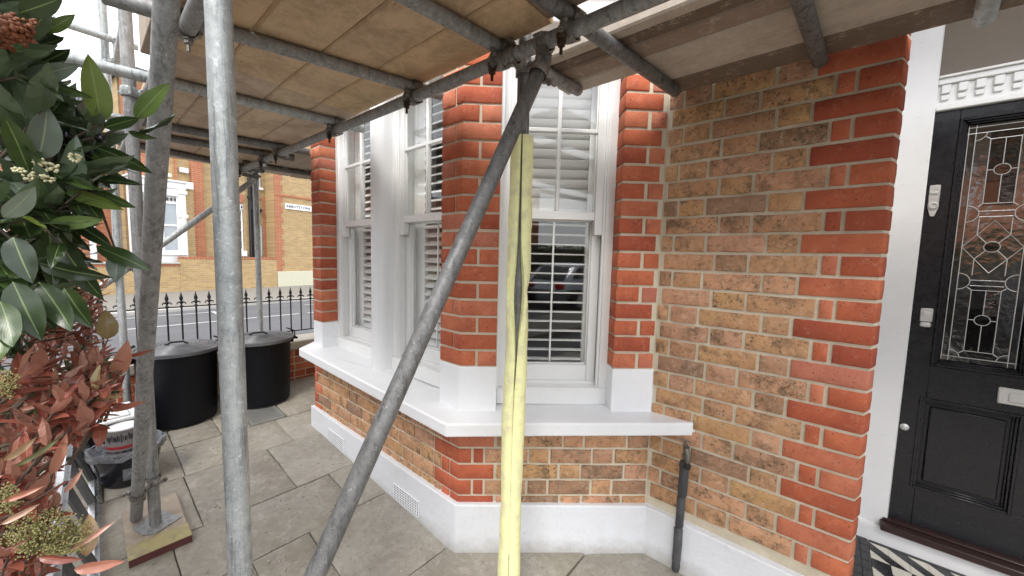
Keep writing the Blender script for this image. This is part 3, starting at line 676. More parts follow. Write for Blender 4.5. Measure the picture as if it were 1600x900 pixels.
mb = MB(); db(mb, .288, 1.085, 2.405, 2.5, 2.30, 2.325, .003); db(mb, .288, 1.085, 2.418, 2.5, 2.215, 2.30, .002); db(mb, .288, 1.085, 2.402, 2.5, 2.193, 2.214, .003); db(mb, .288, 1.085, 2.395, 2.5, 2.325, 2.335, .002)
lint = mb.build('door_lintel', M['wood_white'], house, label='white dentil moulding above the door')
for i in range(17):
    mb = MB(); x = .300 + i * .0465; db(mb, x, x + .026, 2.404, 2.418, 2.262, 2.296, .002); db(mb, x + .001, x + .025, 2.409, 2.418, 2.236, 2.256, .002); mb.build('dentil', M['wood_white'], lint)
door = MB()
X0, X1, ZB, ZT = .290, 1.083, .362, 2.19
gx = ((.393, .598), (.775, .980)); gz0, gz1 = 1.130, 2.122
def sl_(x0, x1, z0, z1, y0=DY, y1=DY + .044): db(door, x0, x1, y0, y1, z0, z1, .0015)
sl_(X0, .364, ZB, ZT); sl_(1.009, X1, ZB, ZT); sl_(.364, 1.009, 2.150, ZT, DY + .0005); sl_(.364, 1.009, .952, 1.100, DY + .0005); sl_(.364, 1.009, ZB, .535, DY + .0005); sl_(.628, .745, .535, .952); sl_(.628, .745, 1.100, 2.150)
dr = door.build('front_door', M['black_paint'], house, label='black panelled front door with leaded glass')
def mould(x0, x1, z0, z1, parent):
    mb = MB()
    for (i, (w_, y_)) in enumerate(((.010, -.006), (.008, .002), (.007, .010))):
        a = sum(v[0] for v in ((.010, 0), (.008, 0), (.007, 0))[:i])
        xa, xb, za, zb_ = x0 + a, x1 - a, z0 + a, z1 - a; y = DY + y_
        db(mb, xa, xa + w_, y, DY + .03, za, zb_, .002); db(mb, xb - w_, xb, y, DY + .03, za, zb_, .002); db(mb, xa + w_, xb - w_, y, DY + .03, za, za + w_, .002); db(mb, xa + w_, xb - w_, y, DY + .03, zb_ - w_, zb_, .002)
    return mb.build('moulding', M['black_paint'], parent)
for (a, b_) in ((.345, .628), (.745, 1.028)):
    mould(a, b_, .535, .952, dr)
    mb = MB(); db(mb, a + .02, b_ - .02, DY + .018, DY + .03, .555, .932, .001); db(mb, a + .036, b_ - .036, DY + .008, DY + .018, .571, .916, .008); mb.build('door_panel', M['black_paint'], dr)
for (g0, g1) in gx:
    mould(g0 - .029, g1 + .029, gz0 - .029, gz1 + .029, dr)
    cx = (g0 + g1) / 2; y = DY + .026
    def pane(x0, x1, z0, z1, mat, yy=0): MB().raw([(x0, y + yy, z0), (x1, y + yy, z0), (x1, y + yy, z1), (x0, y + yy, z1)], [(0, 1, 2, 3)]).build('glass_pane', M[mat], dr, smooth=0)
    bl, br_ = cx - .080, cx + .080
    pane(g0, bl, gz0, gz1, 'door_mauve'); pane(br_, g1, gz0, gz1, 'door_mauve'); pane(bl, br_, gz0, 1.168, 'door_mauve'); pane(bl, br_, 2.088, gz1, 'door_mauve')
    pane(bl, cx - .039, 1.168, 2.088, 'door_glass'); pane(cx + .039, br_, 1.168, 2.088, 'door_glass'); pane(cx - .039, cx + .039, 1.46, 1.79, 'door_glass')
    pane(cx - .039, cx, 1.79, 2.088, 'door_blue'); pane(cx, cx + .039, 1.79, 1.915, 'door_amber'); pane(cx, cx + .039, 1.915, 2.088, 'door_blue')
    pane(cx - .039, cx, 1.168, 1.46, 'door_blue'); pane(cx, cx + .039, 1.335, 1.46, 'door_amber'); pane(cx, cx + .039, 1.168, 1.335, 'door_blue')
    mb = MB(); yl = DY + .0235; r_ = .0015
    def ln(*p): mb.path([(cx + a, yl, z) for a, z in p], r_, 6)
    def arc(x, z, r, a0, a1, n_=14): ln(*[(x + r * math.cos(R(a0 + (a1 - a0) * i / n_)), z + r * math.sin(R(a0 + (a1 - a0) * i / n_))) for i in range(n_ + 1)])
    for a in (-.100, -.080, .080, .100): ln((a, gz0), (a, gz1))
    for z in (1.150, 2.088, 2.112): ln((-.1025, z), (.1025, z))
    for zc in (1.934, 1.315):
        for a in (-.039, .039): ln((a, zc - .135), (a, zc + .125))
        ln((-.039, zc - .135), (.039, zc - .135)); ln((-.039, zc + .125), (.039, zc + .125)); arc(0, zc, .0215, 0, 360, 22); ln((0, zc + .0215), (0, zc + .125)); ln((0, zc - .0215), (0, zc - .135)); ln((-.039, zc), (-.0215, zc)); ln((.0215, zc), (.039, zc))
        for sx in (-1, 1):
            for sz, zz in ((1, .125), (-1, -.135)): ln((sx * .039, zc + zz), (sx * .052, zc + zz + sz * .012))
    for z in (1.762, 1.476): ln((-.048, z + .006), (.048, z + .006)); ln((-.044, z - .017), (.044, z - .017))
    for z in (1.758, 1.476): arc(-.080, z, .034, -90, 90); arc(.080, z, .034, 90, 270)
    arc(-.080, 2.088, .030, -90, 0); arc(.080, 2.088, .030, 180, 270); arc(-.080, 1.150, .030, 0, 90); arc(.080, 1.150, .030, 90, 180)
    dc = 1.621; ln((-.080, dc), (0, dc + .108), (.080, dc), (0, dc - .108), (-.080, dc)); arc(0, dc, .0215, 0, 360, 22)
    for sx in (-1, 1):
        ln((sx * .043, dc + .05), (sx * .043, dc + .118)); ln((sx * .043, dc - .05), (sx * .043, dc - .118))
        ln((sx * .016, dc + .016), (sx * .043, dc + .05)); ln((sx * .016, dc - .016), (sx * .043, dc - .05))
    mb.build('leading', M['lead'], dr, smooth=60)
    for zc in (1.934, 1.315, 1.621): MB().lathe((cx, y - .001, zc), [(.0001, 0), (.0205, 0)], 20, axis=(0, -1, 0)).build('round_pane', M['door_blue'], dr, smooth=0)
# locks, knob and letter plate
mb = MB(); db(mb, .300, .332, DY - .006, DY, 1.79, 1.885, .004); mb.prism([(0, 0)] * 3, 0, 0) if False else None
mb.raw([(.300, DY - .006, 1.79), (.332, DY - .006, 1.79), (.322, DY - .006, 1.752), (.310, DY - .006, 1.752), (.300, DY, 1.79), (.332, DY, 1.79), (.322, DY, 1.752), (.310, DY, 1.752)], [(0, 3, 2, 1), (1, 2, 6, 5), (2, 3, 7, 6), (3, 0, 4, 7)])
mb.lathe((.316, DY - .006, 1.797), [(.0155, 0), (.0155, .004), (.012, .007), (.009, .007), (.0085, .004), (.004, .004), (.0005, .004)], 24, axis=(0, -1, 0)); db(mb, .304, .328, DY - .010, DY - .006, 1.846, 1.856, .002)
mb.build('door_lock', M['chrome'], dr, label='upper chrome cylinder lock')
mb = MB(); db(mb, .316, .354, DY - .007, DY, 1.292, 1.352, .003); db(mb, .318, .352, DY - .010, DY, 1.268, 1.290, .006); mb.lathe((.335, DY - .007, 1.326), [(.013, 0), (.012, .004), (.007, .005), (.0005, .005)], 20, axis=(0, -1, 0))
mb.build('door_lock', M['chrome'], dr, label='lower square chrome lock')
mb = MB(); mb.lathe((.309, DY, .802), [(.015, 0), (.015, .003), (.008, .006), (.007, .012), (.0005, .014)], 20, axis=(0, -1, 0)); mb.build('bell_push', M['chrome'], dr)
mb = MB(); db(mb, .555, .818, DY - .008, DY, .986, 1.054, .004); lp = mb.build('letter_plate', M['chrome'], dr)
mb = MB(); db(mb, .582, .792, DY - .013, DY - .008, 1.000, 1.038, .003); mb.build('letter_flap', M['chrome'], lp)
mb = MB(); db(mb, .262, 1.11, 2.345, 2.44, .318, .350, .004); db(mb, .27, 1.10, 2.385, 2.45, .350, .362, .003); mb.build('threshold', M['mahog'], house, label='dark brown wooden threshold under the black door')
mb = MB(); db(mb, .17, 1.25, 2.372, 2.45, .20, .318, .008); mb.build('door_step', M['jamb'], house, label='white painted riser under the threshold')
MB().box(WF, .2, 1.1, 2.52, 4.2, .3, .32, 0).box(WF, .2, 1.1, 4.2, 4.22, .3, 2.6, 0).box(WF, .18, .2, 2.5, 4.2, .3, 2.6, 0).box(WF, 1.1, 1.12, 2.5, 4.2, .3, 2.6, 0).box(WF, .18, 1.12, 2.5, 4.22, 2.6, 2.62, 0).build('hallway', M['dark_room'], house, smooth=0)
# tiled porch floor
TZ = .243
pf = MB(); db(pf, XD + .0, 1.36, 1.90, 2.40, -.05, TZ - .006, 0); porch = pf.build('porch_floor', M['joint'], house, smooth=0, label='black and cream tiled porch floor')
def tile(pts, mat):
    cx = sum(p[0] for p in pts) / len(pts); cy = sum(p[1] for p in pts) / len(pts)
    pp = [(cx + (p[0] - cx) * .972, cy + (p[1] - cy) * .972) for p in pts]
    MB().prism(pp, TZ - .006, TZ).build('tile', M[mat], porch, smooth=0)
y_ = 2.368; k = 0
while y_ > 1.95:
    tile([(.14, y_), (.196, y_), (.196, y_ - .058), (.14, y_ - .058)], 'tile_b'); tile([(.198, y_), (.226, y_), (.226, y_ - .058), (.198, y_ - .058)], 'tile_b'); y_ -= .060
x_ = .232
tile([(.228, 2.368), (.60, 2.368), (.60, 2.350), (.228, 2.350)], 'tile_b'); tile([(.602, 2.368), (1.0, 2.368), (1.0, 2.350), (.602, 2.350)], 'tile_b')
for j in range(6):
    for i in range(10):
        x0 = .230 + i * .062; y0 = 2.347 - j * .062; a = .062; bl_ = (i + j) % 2 == 0; A_, B_ = ('tile_b', 'tile_w') if bl_ else ('tile_w', 'tile_b')
        if j % 3 == 2: tile([(x0, y0), (x0 + a, y0), (x0 + a, y0 - a), (x0, y0 - a)], A_)
        else: tile([(x0, y0), (x0 + a, y0 - a), (x0, y0 - a)], A_); tile([(x0, y0), (x0 + a, y0), (x0 + a, y0 - a)], B_)
# outside tap and its lagged pipe by the wall
tp = thing('garden_tap', (-.468, 1.845, 0), 'outdoor tap on a black lagged pipe against the stock brick wall', 'tap')
tx, ty = -.468, 1.842
for i, (z0, z1, r0, dx) in enumerate(((.02, .068, .018, .0), (.07, .245, .0195, .001), (.248, .405, .0185, .0035), (.408, .585, .0205, .008))):
    mb = MB(); mb.path([(tx + dx - .001, ty - .012, z0), (tx + dx, ty - .012, z0 + .006), (tx + dx + .002, ty - .012, (z0 + z1) / 2), (tx + dx + .001, ty - .012, z1 - .006), (tx + dx, ty - .012, z1)], [r0 * .85, r0, r0 * 1.03, r0, r0 * .8], 14); mb.build('pipe_lagging', M['pipe'], tp, smooth=50)
mb = MB(); mb.path([(tx + .008, ty - .012, .57), (tx + .008, ty - .012, .665)], .008, 12); mb.path([(tx + .008, ty - .012, .63), (tx + .008, ty + .04, .63)], .007, 12); mb.lathe((tx + .008, ty - .012, .60), [(.013, 0), (.014, .006), (.013, .016), (.009, .018)], 8)
mb.path([(tx + .008, ty - .014, .645), (tx + .022, ty - .035, .648), (tx + .030, ty - .046, .63), (tx + .031, ty - .048, .605)], [.010, .011, .010, .009], 12); mb.lathe((tx + .031, ty - .048, .596), [(.011, 0), (.012, .012), (.009, .014)], 10)
mb.lathe((tx + .008, ty - .014, .655), [(.011, 0), (.012, .010), (.006, .014), (.004, .026)], 8); tb = mb.build('tap_body', M['brass'], tp, smooth=40)
mb = MB(); mb.path([(tx - .016, ty - .016, .682), (tx + .008, ty - .014, .686), (tx + .030, ty - .012, .682)], [.003, .0045, .003], 8); mb.build('tap_handle', M['brass'], tb)
mb = MB(); mb.lathe((tx + .031, ty - .050, .566), [(.001, 0), (.015, .006), (.017, .018), (.012, .032), (.001, .034)], 16); mb.build('tap_cap', M['rubber'], tb)

# ================================================================ GROUND, YARD, STREETS
def struct(o, label=None): return tag(o, label, kind='structure')
gmb = MB(); gmb.raw([(-300, -300, -.07), (300, -300, -.07), (300, 300, -.07), (-300, 300, -.07)], [(0, 1, 2, 3)])
struct(gmb.build('ground', M['ground'], smooth=0, world=True))
mb = MB(); mb.box(WF, -5.9, -4.30, -1.7, 30, -.10, .03, .01); mb.box(WF, -5.9, 12, -3.1, -1.7, -.10, .031, .01); struct(mb.build('near_pavement', M['pave'], smooth=0))
mb = MB(); mb.box(WF, -6.03, -5.903, -3.1, 30, -.11, .026, .015); mb.box(WF, -6.03, 12, -3.23, -3.103, -.11, .026, .015); struct(mb.build('kerb', M['kerb'], smooth=0))
FF = Fr((-17.3, 2.0), (-.13, 1), (1, .13)); FFR = Fr((-17.3, 2.0), (-.13, 1), (.9916, .129))
mb = MB(); mb.box(FFR, -14, 26, .0, 4.55, -.10, .02, .01); struct(mb.build('far_pavement', M['pave'], smooth=0))
mb = MB(); mb.box(FFR, -14, 26, 4.552, 4.69, -.11, .018, .015); struct(mb.build('kerb', M['kerb'], smooth=0))
mb = MB()
for i in range(-2, 5): mb.box(WF, -10.32, -10.22, -6.6 + i * 5.2, -2.4 + i * 5.2 + .8, -.066, -.062, 0)
mb.box(WF, -11.9, -11.82, .2, 2.3, -.066, -.062, 0); mb.box(WF, -11.95, -11.0, 2.1, 2.18, -.061, -.058, 0); mb.box(WF, -11.9, -11.82, 4.3, 12, -.066, -.062, 0)
struct(mb.build('road_marking', M['line'], smooth=0))
# front yard, rising gently to the street side
mb = MB(); ys = (-.62, 1.885); xs = [-4.30, -3.5, -2.6, -1.37, 0, 1.4, 4]
vs_ = []
for x in xs:
    for y in ys: vs_.append((x, y, gz(x) - .022))
    for y in ys: vs_.append((x, y, -.3))
fs = []
for i in range(len(xs) - 1):
    a = i * 4; b_ = a + 4; fs += [(a, b_, b_ + 1, a + 1), (a, a + 2, b_ + 2, b_), (a + 1, b_ + 1, b_ + 3, a + 3)]
fs += [(0, 1, 3, 2), (24, 26, 27, 25)]
mb.raw(vs_, fs); yard = struct(mb.build('front_yard', M['joint'], smooth=0, world=True), 'paved front yard of grey stone slabs')
WL['front_yard'] = Vector((0, 0, 0))
def slab(x0, x1, y0, y1):
    g = .0028; rn = rnd; n = 5
    def jt(): return rn.uniform(-.0025, .0025)
    x0 += g; x1 -= g; y0 += g; y1 -= g
    edge = [(x0 + (x1 - x0) * i / n, y0 + jt()) for i in range(n)] + [(x1 + jt(), y0 + (y1 - y0) * i / n) for i in range(n)] + [(x1 - (x1 - x0) * i / n, y1 + jt()) for i in range(n)] + [(x0 + jt(), y1 - (y1 - y0) * i / n) for i in range(n)]
    cx, cy = (x0 + x1) / 2, (y0 + y1) / 2; tl = (rn.uniform(-.006, .006), rn.uniform(-.006, .006)); dz = rn.uniform(-.003, .003)
    def Z(x, y): return gz(x) + dz + tl[0] * (x - cx) + tl[1] * (y - cy)
    N = len(edge); vs_ = [(x, y, Z(x, y) - .05) for x, y in edge] + [(x, y, Z(x, y) - .006) for x, y in edge] + [(cx + (x - cx) * (1 - .012 / abs(x1 - x0) * 2), cy + (y - cy) * (1 - .012 / abs(y1 - y0) * 2), Z(x, y)) for x, y in edge]
    fs = []
    for i in range(N):
        j = (i + 1) % N; fs += [(i, j, N + j, N + i), (N + i, N + j, 2 * N + j, 2 * N + i)]
    fs.append(tuple(range(2 * N, 3 * N)))
    MB().raw(vs_, fs).build('paving_slab', M['slab'], yard, smooth=60)
lay = [(-4.29, -3.78, (-.6, .1, .645, 1.17, 1.87)), (-3.78, -3.455, (-.6, .02, .37, .645, .83)), (-3.78, -3.455, (1.10, 1.87)), (-3.455, -3.02, (-.6, .02, .37, 1.0, 1.87)), (-3.02, -2.44, (-.6, -.05, .36, .82, 1.30)), (-2.44, -2.02, (-.6, -.12, .23, .47, 1.01, 1.3)),
       (-2.02, -1.42, (-.6, -.15, .47, .73, 1.25)), (-1.42, -.86, (-.6, -.2, .35, .86, 1.88)), (-.86, -.2, (-.6, .1, .7, 1.25, 1.88)), (-.2, .5, (-.6, -.05, .6, 1.2, 1.88)), (.5, 1.3, (-.6, .2, .9, 1.88)), (1.3, 2.2, (-.6, .5, 1.88))]
for x0, x1, yy in lay:
    for a, b_ in zip(yy, yy[1:]): slab(x0, x1, a, b_)
# drain cover by the bins
mb = MB(); zt = gz(-3.6) + .004
gx0, gx1, gy0, gy1 = -3.77, -3.465, .845, 1.085
tzf = lambda x, y: .055 * (-3.6 - x) * 0 + gz(x) - gz(-3.6)
for a, b_, c, d in ((gx0, gx1, gy0, gy0 + .014), (gx0, gx1, gy1 - .014, gy1), (gx0, gx0 + .014, gy0 + .014, gy1 - .014), (gx1 - .014, gx1, gy0 + .014, gy1 - .014)): mb.box(WF, a, b_, c, d, zt - .03, zt, .001, tz=tzf)
for i in range(-12, 26):
    for s in (1, -1):
        x = gx0 + i * .024; pts = []
        p0 = [x, gy0]; p1 = [x + s * (gy1 - gy0), gy1]
        def clip(p, q_):
            t0, t1 = 0, 1; dx = q_[0] - p[0]
            ta, tb = sorted(((gx0 + .01 - p[0]) / dx, (gx1 - .01 - p[0]) / dx)); t0 = max(t0, ta); t1 = min(t1, tb)
            if t1 - t0 < .04: return None
            return [(p[0] + dx * t, p[1] + (q_[1] - p[1]) * t) for t in (t0, t1)]
        c = clip(p0, p1)
        if c: mb.path([(c[0][0], c[0][1], zt - .004 + tzf(c[0][0], 0)), (c[1][0], c[1][1], zt - .004 + tzf(c[1][0], 0))], .0032, 4)
dc_ = mb.build('drain_cover', M['grate'], smooth=0); tag(dc_, 'square metal drain cover with a diamond grid beside the right dustbin', 'drain cover')
MB().box(WF, gx0 + .005, gx1 - .005, gy0 + .005, gy1 - .005, zt - .06, zt - .02, 0, tz=tzf).build('drain_pan', M['dark_room'], dc_, smooth=0)

# side boundary wall with iron railings
wl = thing('boundary_wall', (-4.42, .7, 0), 'low red brick garden wall with a stone coping, behind the dustbins', 'wall')
body = MB().box(WF, -4.56, -4.304, -.75, YC + .05, -.05, .482, 0).build('wall', M['mortar'], wl, smooth=0)
FWL = Fr((-4.30, 0), (0, 1), (1, 0))
for j in range(8):
    z = .50 - (j + 1) * .0755
    if z + .07 < gz(-4.3) - .03: continue
    y = -.3 - (.11 if j % 2 else 0); t = j
    while y < 1.84:
        l = .205 if (t % 2) else .10; l = min(l, 1.86 - y)
        bb = MB().box(FWL, y, y + l, -.02, .004 + rnd.uniform(-.001, .001), z - .018, z + .046, .003).build('brick', M['near_red'] if False else M['red'], body, smooth=0); y += l + .012; t += 1
for (a, b_) in ((-.75, .18), (.183, 1.10), (1.103, YC - .01)):
    MB().box(WF, -4.60, -4.262, a, b_, .484, .575, .012).build('coping_stone', M['coping'], wl, smooth=40)
rl = thing('iron_railings', (-4.43, .7, .575), 'black iron railings with spear points on the garden wall', 'railings')
XR = -4.30; 
ybars = [0.275, 0.369, 0.464, 0.558, 0.657, 0.751, .847, .942, 1.034, 1.131, 1.229, 1.329, 1.426, 1.526, 1.623, 1.72, 1.815] + [.18 - .0965 * i for i in range(9)]
mb = MB(); mb.box(WF, XR - .014, XR + .014, -.72, YC - .01, 1.014, 1.024, .001); mb.build('top_rail', M['iron'], rl)
mb = MB(); mb.box(WF, XR - .014, XR + .014, -.72, YC - .01, .680, .690, .001); mb.build('bottom_rail', M['iron'], rl)
fin = [(.006, 0), (.013, .004), (.013, .010), (.006, .014), (.0065, .026), (.016, .036), (.018, .044), (.008, .056), (.0125, .066), (.014, .078), (.008, .100), (.003, .122), (.0005, .134)]
fm = None; bm_ = None
for y in ybars:
    if bm_ is None:
        b0 = MB().path([(XR, y, .692), (XR, y, 1.020)], .0068, 8).build('bar', M['iron'], rl); bm_ = b0.data
        mb = MB().lathe((XR, y, 1.020), fin, 12); mb.box(WF, XR - .004, XR + .004, y - .024, y + .024, 1.053, 1.064, .002)
        mb.path([(XR, y - .022, 1.062), (XR, y - .030, 1.052), (XR, y - .026, 1.042)], .004, 6); mb.path([(XR, y + .022, 1.062), (XR, y + .030, 1.052), (XR, y + .026, 1.042)], .004, 6)
        f0 = mb.build('finial', M['iron'], b0); fm = f0.data; zb0 = WL[b0.name].copy(); zf0 = WL[f0.name].copy()
    else:
        o = inst(bm_, 'bar', (XR, y, zb0.z), rl); inst(fm, 'finial', (XR, y, zf0.z), o)

# ================================================================ SCAFFOLDING
RT = .02415
ZL = 2.242; ZT_ = 2.290; ZDK = 2.315
scaf = thing('scaffolding', (-2.3, .7, 0), 'steel tube scaffolding carrying a timber board deck over the front yard', 'scaffolding')
def tube(name, p0, p1, mat='tube', bend=None, label=None, r=RT):
    p0 = Vector(p0); p1 = Vector(p1); d = (p1 - p0).normalized(); mb = MB(); pts = [p0, p0 + d * .004] + [p0.lerp(p1, t / 6) for t in range(1, 6)] + [p1 - d * .004, p1]
    if bend:
        pts = [p + Vector(bend) * math.sin(math.pi * i / (len(pts) - 1)) for i, p in enumerate(pts)]
    mb.path(pts, [r - .002, r] + [r] * 5 + [r, r - .002], 22, cap=False)
    ri = r - .0045; mb.path([pts[0] + d * .0, pts[0] + d * .12], ri, 22, cap=False); mb.path([pts[-1] - d * .12, pts[-1]], ri, 22, cap=False)
    n = 22; b_ = len(mb.v)
    # annular ends, dark plugs deep inside
    for base0, base1, flip in ((0, 9 * n, 0), (8 * n, 9 * n + 3 * n, 1)):
        for k_ in range(n):
            f = (base0 + k_, base0 + (k_ + 1) % n, base1 + (k_ + 1) % n, base1 + k_); mb.f.append(f if flip else f[::-1]); mb.mi.append(0)
    return mb.build(name, M[mat], scaf, smooth=35, label=label)
def coupler(pa, da, pb, db_, mat='coupler', nut=1, parent=None):
    """two clamp bands, a saddle between them, eye bolts with nuts"""
    pa = Vector(pa); pb = Vector(pb); da = Vector(da).normalized(); db_ = Vector(db_).normalized()
    ax = (pb - pa); dist = ax.length; ax.normalize(); mb = MB()
    for p, d, sgn in ((pa, da, 1), (pb, db_, -1)):
        x = (ax * sgn - d * (ax * sgn).dot(d)).normalized(); y = d.cross(x)
        for hw, r_ in ((.021, RT + .0065),):
            n = 22; vs_ = []
            for k_ in range(n):
                a = 2 * math.pi * k_ / n
                rr = r_ + (.003 if abs(math.sin(a)) > .93 else 0)
                for off in (-hw, -hw * .55, hw * .55, hw):
                    r2 = RT + .0015 if abs(off) == hw else rr
                    if abs(off) == hw: vs_.append(p + d * off + (x * math.cos(a) + y * math.sin(a)) * (r2 + .0035))
                    else: vs_.append(p + d * off + (x * math.cos(a) + y * math.sin(a)) * (r2 + .0015))
            fs = []
            for k_ in range(n):
                for j in range(3): fs.append((k_ * 4 + j, k_ * 4 + j + 1, ((k_ + 1) % n) * 4 + j + 1, ((k_ + 1) % n) * 4 + j))
                fs.append((k_ * 4 + 3, k_ * 4, ((k_ + 1) % n) * 4, ((k_ + 1) % n) * 4 + 3))
            mb.raw(vs_, fs)
        # lugs + bolt on one side, hinge on the other
        s1 = p + y * (RT + .017); fl = Fr((0, 0), (1, 0), (0, 1))
        for sg in (-1, 1):
            c = s1 + x * .009 * sg
            mb.path([c - d * .001 - y * .010, c + y * .006], [.013, .009], 8)
        mb.path([s1 + y * .002 + x * .030, s1 + y * .002 - x * .036], .0055, 8)
        mb.lathe(s1 + y * .002 - x * .020, [(.0005, 0), (.0115, 0), (.0115, .010), (.0005, .010)], 6, axis=-x)
        mb.lathe(s1 + y * .002 + x * .016, [(.0005, 0), (.010, 0), (.010, .007), (.0005, .007)], 6, axis=x)
        h = p - y * (RT + .010); mb.path([h - d * .017, h + d * .017], .0075, 8)
    mid = (pa + pb) / 2; u = ax.orthogonal().normalized(); mb.path([pa + ax * (RT + .001), pb - ax * (RT + .001)] if dist > 2 * RT + .004 else [mid - ax * .003, mid + ax * .003], .021, 10)
    return mb.build('coupler', M[mat], parent or scaf, smooth=35)
def boltdown(p, mat='rust'):
    p = Vector(p); mb = MB(); mb.path([p, p - Vector((0, 0, .050))], .0055, 8); mb.lathe(p - Vector((0, 0, .026)), [(.0005, 0), (.0125, 0), (.0125, .011), (.0005, .011)], 6); mb.lathe(p - Vector((0, 0, .014)), [(.0005, 0), (.015, 0), (.015, .004), (.0005, .004)], 14)
    mb.lathe(p - Vector((0, 0, .006)), [(.010, 0), (.017, .006), (.018, .016), (.010, .024)], 12); return mb.build('coupler_bolt', M[mat], scaf, smooth=35)
# standards
S1 = Vector((-2.555, .188, 0)); S2 = Vector((-4.19, .19, 0)); S3 = Vector((-4.226, 1.125, 0)); SY = Vector((-.914, 1.107, 0)); L1 = Vector((-1.012, .2125, 0))
tube('standard', (S1.x, S1.y, gz(S1.x) + .042), (S1.x + .09, S1.y - .01, 4.6), 'tube_dull', label='older grey upright standing on the sole board')
tube('standard', (S2.x, S2.y, gz(S2.x)), (S2.x, S2.y, 4.9), 'tube', label='farthest upright at the street end, left')
tube('standard', (S3.x, S3.y, .12), (S3.x, S3.y, 3.9), 'tube', label='thin far upright behind the right dustbin')
tube('standard', (SY.x, SY.y, .0), (SY.x - .005, SY.y, 4.2), 'tube_old', label='upright wrapped in yellow foam in front of the bay')
tube('standard', (L1.x + .003, L1.y, .0), (L1.x, L1.y, 4.2), 'tube', label='thick pale upright nearest the camera')
# sloping tubes
pR0 = Vector((-2.65, .125, .12)); pR1 = at(260, 10, 1.36); rd = (pR1 - pR0).normalized()
tube('brace', pR0, pR1 + rd * .55, 'tube_dull', label='leaning tube clamped to the foot of the upright on the sole board')
pb1 = at(844, 108, 1.395); pb0 = at(505, 870, 1.14); bd = (pb0 - pb1).normalized(); gl = (pb1.z - .0) / -bd.z
tube('brace', pb1 - bd * .045, pb1 + bd * gl, 'tube_old', label='dark diagonal brace crossing in front of the bay')
p0 = Vector((-4.17, 1.10, 2.19)); p1 = Vector((-4.17, .02, 1.16)); tube('brace', p0, p1, 'tube', label='far diagonal brace between the two street end uprights')
# ledgers
tube('ledger', (-4.45, .965, ZL), (.9, 1.072, ZL + .002), 'tube_dull', label='long horizontal tube under the deck beside the bay')
tube('ledger', (-4.30, .245, 2.885), (-2.35, .235, 2.885), 'tube', label='upper guard rail tube at the street end')
tube('ledger', (-1.70, .262, ZL), (1.2, .235, ZL), 'tube_dull', label='outer horizontal tube over the camera side')
tube('ledger', (-4.5, .245, ZL - .0), (-2.2, .245, ZL), 'tube_dull', label='outer horizontal tube at the street end')
# transoms: tubes across under the boards
TR = [((645, 0), (905, 142), .9, 'tube_dull'), ((365, 53), (660, 140), .35, 'tube_dull'), ((100, 90), (540, 195), .5, 'tube'), ((272, 200), (440, 230), .3, 'tube_old'), ((270, 217), (413, 240), .3, 'tube_old'), ((268, 238), (327, 250), .35, 'tube_old')]
tpos = []
for i, (a, b_, ex, mt) in enumerate(TR):
    p0 = onz(*a, ZT_); p1 = onz(*b_, ZT_); d = (p1 - p0).normalized()
    y1 = {0: 1.514, 1: 1.16, 2: 1.17, 3: 1.18, 4: 1.18, 5: 1.18}[i]; q0 = p0 - d * ex
    if i == 1: q0 = p0 - d * .32
    q1 = p0 + d * ((y1 - p0.y) / d.y); tube('transom', q0, q1, mt, label=['cross tube ending in front of the slanted window', 'cross tube over the corner of the bay', 'pale cross tube sticking out past the deck edge', None, None, None][i]); tpos.append((p0, d))
for a, b_, y0, y1, mt, lb in (((872, 12), (1056, 143), .35, 1.785, 'tube_old', 'cross tube ending at the inner corner of the bay'), ((1252, 0), (1281, 94), .9, 1.85, 'tube_old', 'cross tube butting the wall beside the door'), ((1545, 0), (1538, 30), 1.0, 1.834, 'tube', 'pale cross tube end in front of the porch'), ((404, 259), (487, 272), 1.0, 1.84, 'tube_old', None)):
    p0 = onz(*a, ZT_); p1 = onz(*b_, ZT_); d = (p1 - p0).normalized(); tube('transom', p0 + d * ((y0 - p0.y) / d.y), p0 + d * ((y1 - p0.y) / d.y), mt, label=lb); tpos.append((p0, d))
tube('transom', (-4.10, -.55, 3.05), (-4.12, .36, 3.045), 'tube', label='upper cross tube at the street end')
# couplers where transoms cross the ledger
for p0, d in tpos:
    yl = 1.045 + (p0.x + 1.2) * .02; q = p0 + d * ((yl - p0.y) / d.y)
    if q.x > .9 or q.x < -4.3: continue
    lz = Vector((q.x, .965 + (q.x + 4.45) * .02, ZL)); coupler(lz, (1, .02, 0), q, d); boltdown((q.x - .012, lz.y - .028, ZL - .025))
coupler((SY.x, SY.y, ZL - .02), (0, 0, 1), (SY.x, 1.037, ZL), (1, .02, 0)); coupler(pb1 + bd * .005, bd, (pb1.x - .02, 1.040, ZL), (1, .02, 0))
coupler((SY.x - .055, 1.036, ZL), (1, 0, 0), (SY.x - .055, 1.036, ZL + .04), (0, 1, 0))
coupler((S1.x + .015, S1.y, .345), (0, 0, 1), pR0 + rd * .24, rd)
coupler((S2.x, S2.y, 2.885), (0, 0, 1), (S2.x, .245, 2.885), (1, 0, 0), 'tube'); coupler((S2.x + .07, .245, 2.885), (1, 0, 0), (S2.x + .07, .245, 3.045), (0, 1, 0), 'tube') if False else None
coupler((-4.12, .245, 2.895), (1, 0, 0), (-4.12, .245, 3.045), (0, 1, 0), 'tube')
coupler((S1.x + .055, S1.y - .005, 2.885), (0, 0, 1), (S1.x + .055, .24, 2.885), (1, 0, 0)); coupler((S1.x + .045, S1.y - .005, 2.242), (0, 0, 1), (S1.x + .045, .245, 2.242), (1, 0, 0), 'tube')
coupler((S3.x, S3.y, ZL - .01), (0, 0, 1), (S3.x, .99, ZL), (1, 0, 0)); coupler((S2.x, S2.y, 1.33), (0, 0, 1), (-4.17, .245, 1.375), p1 - Vector((-4.17, 1.1, 2.19)))
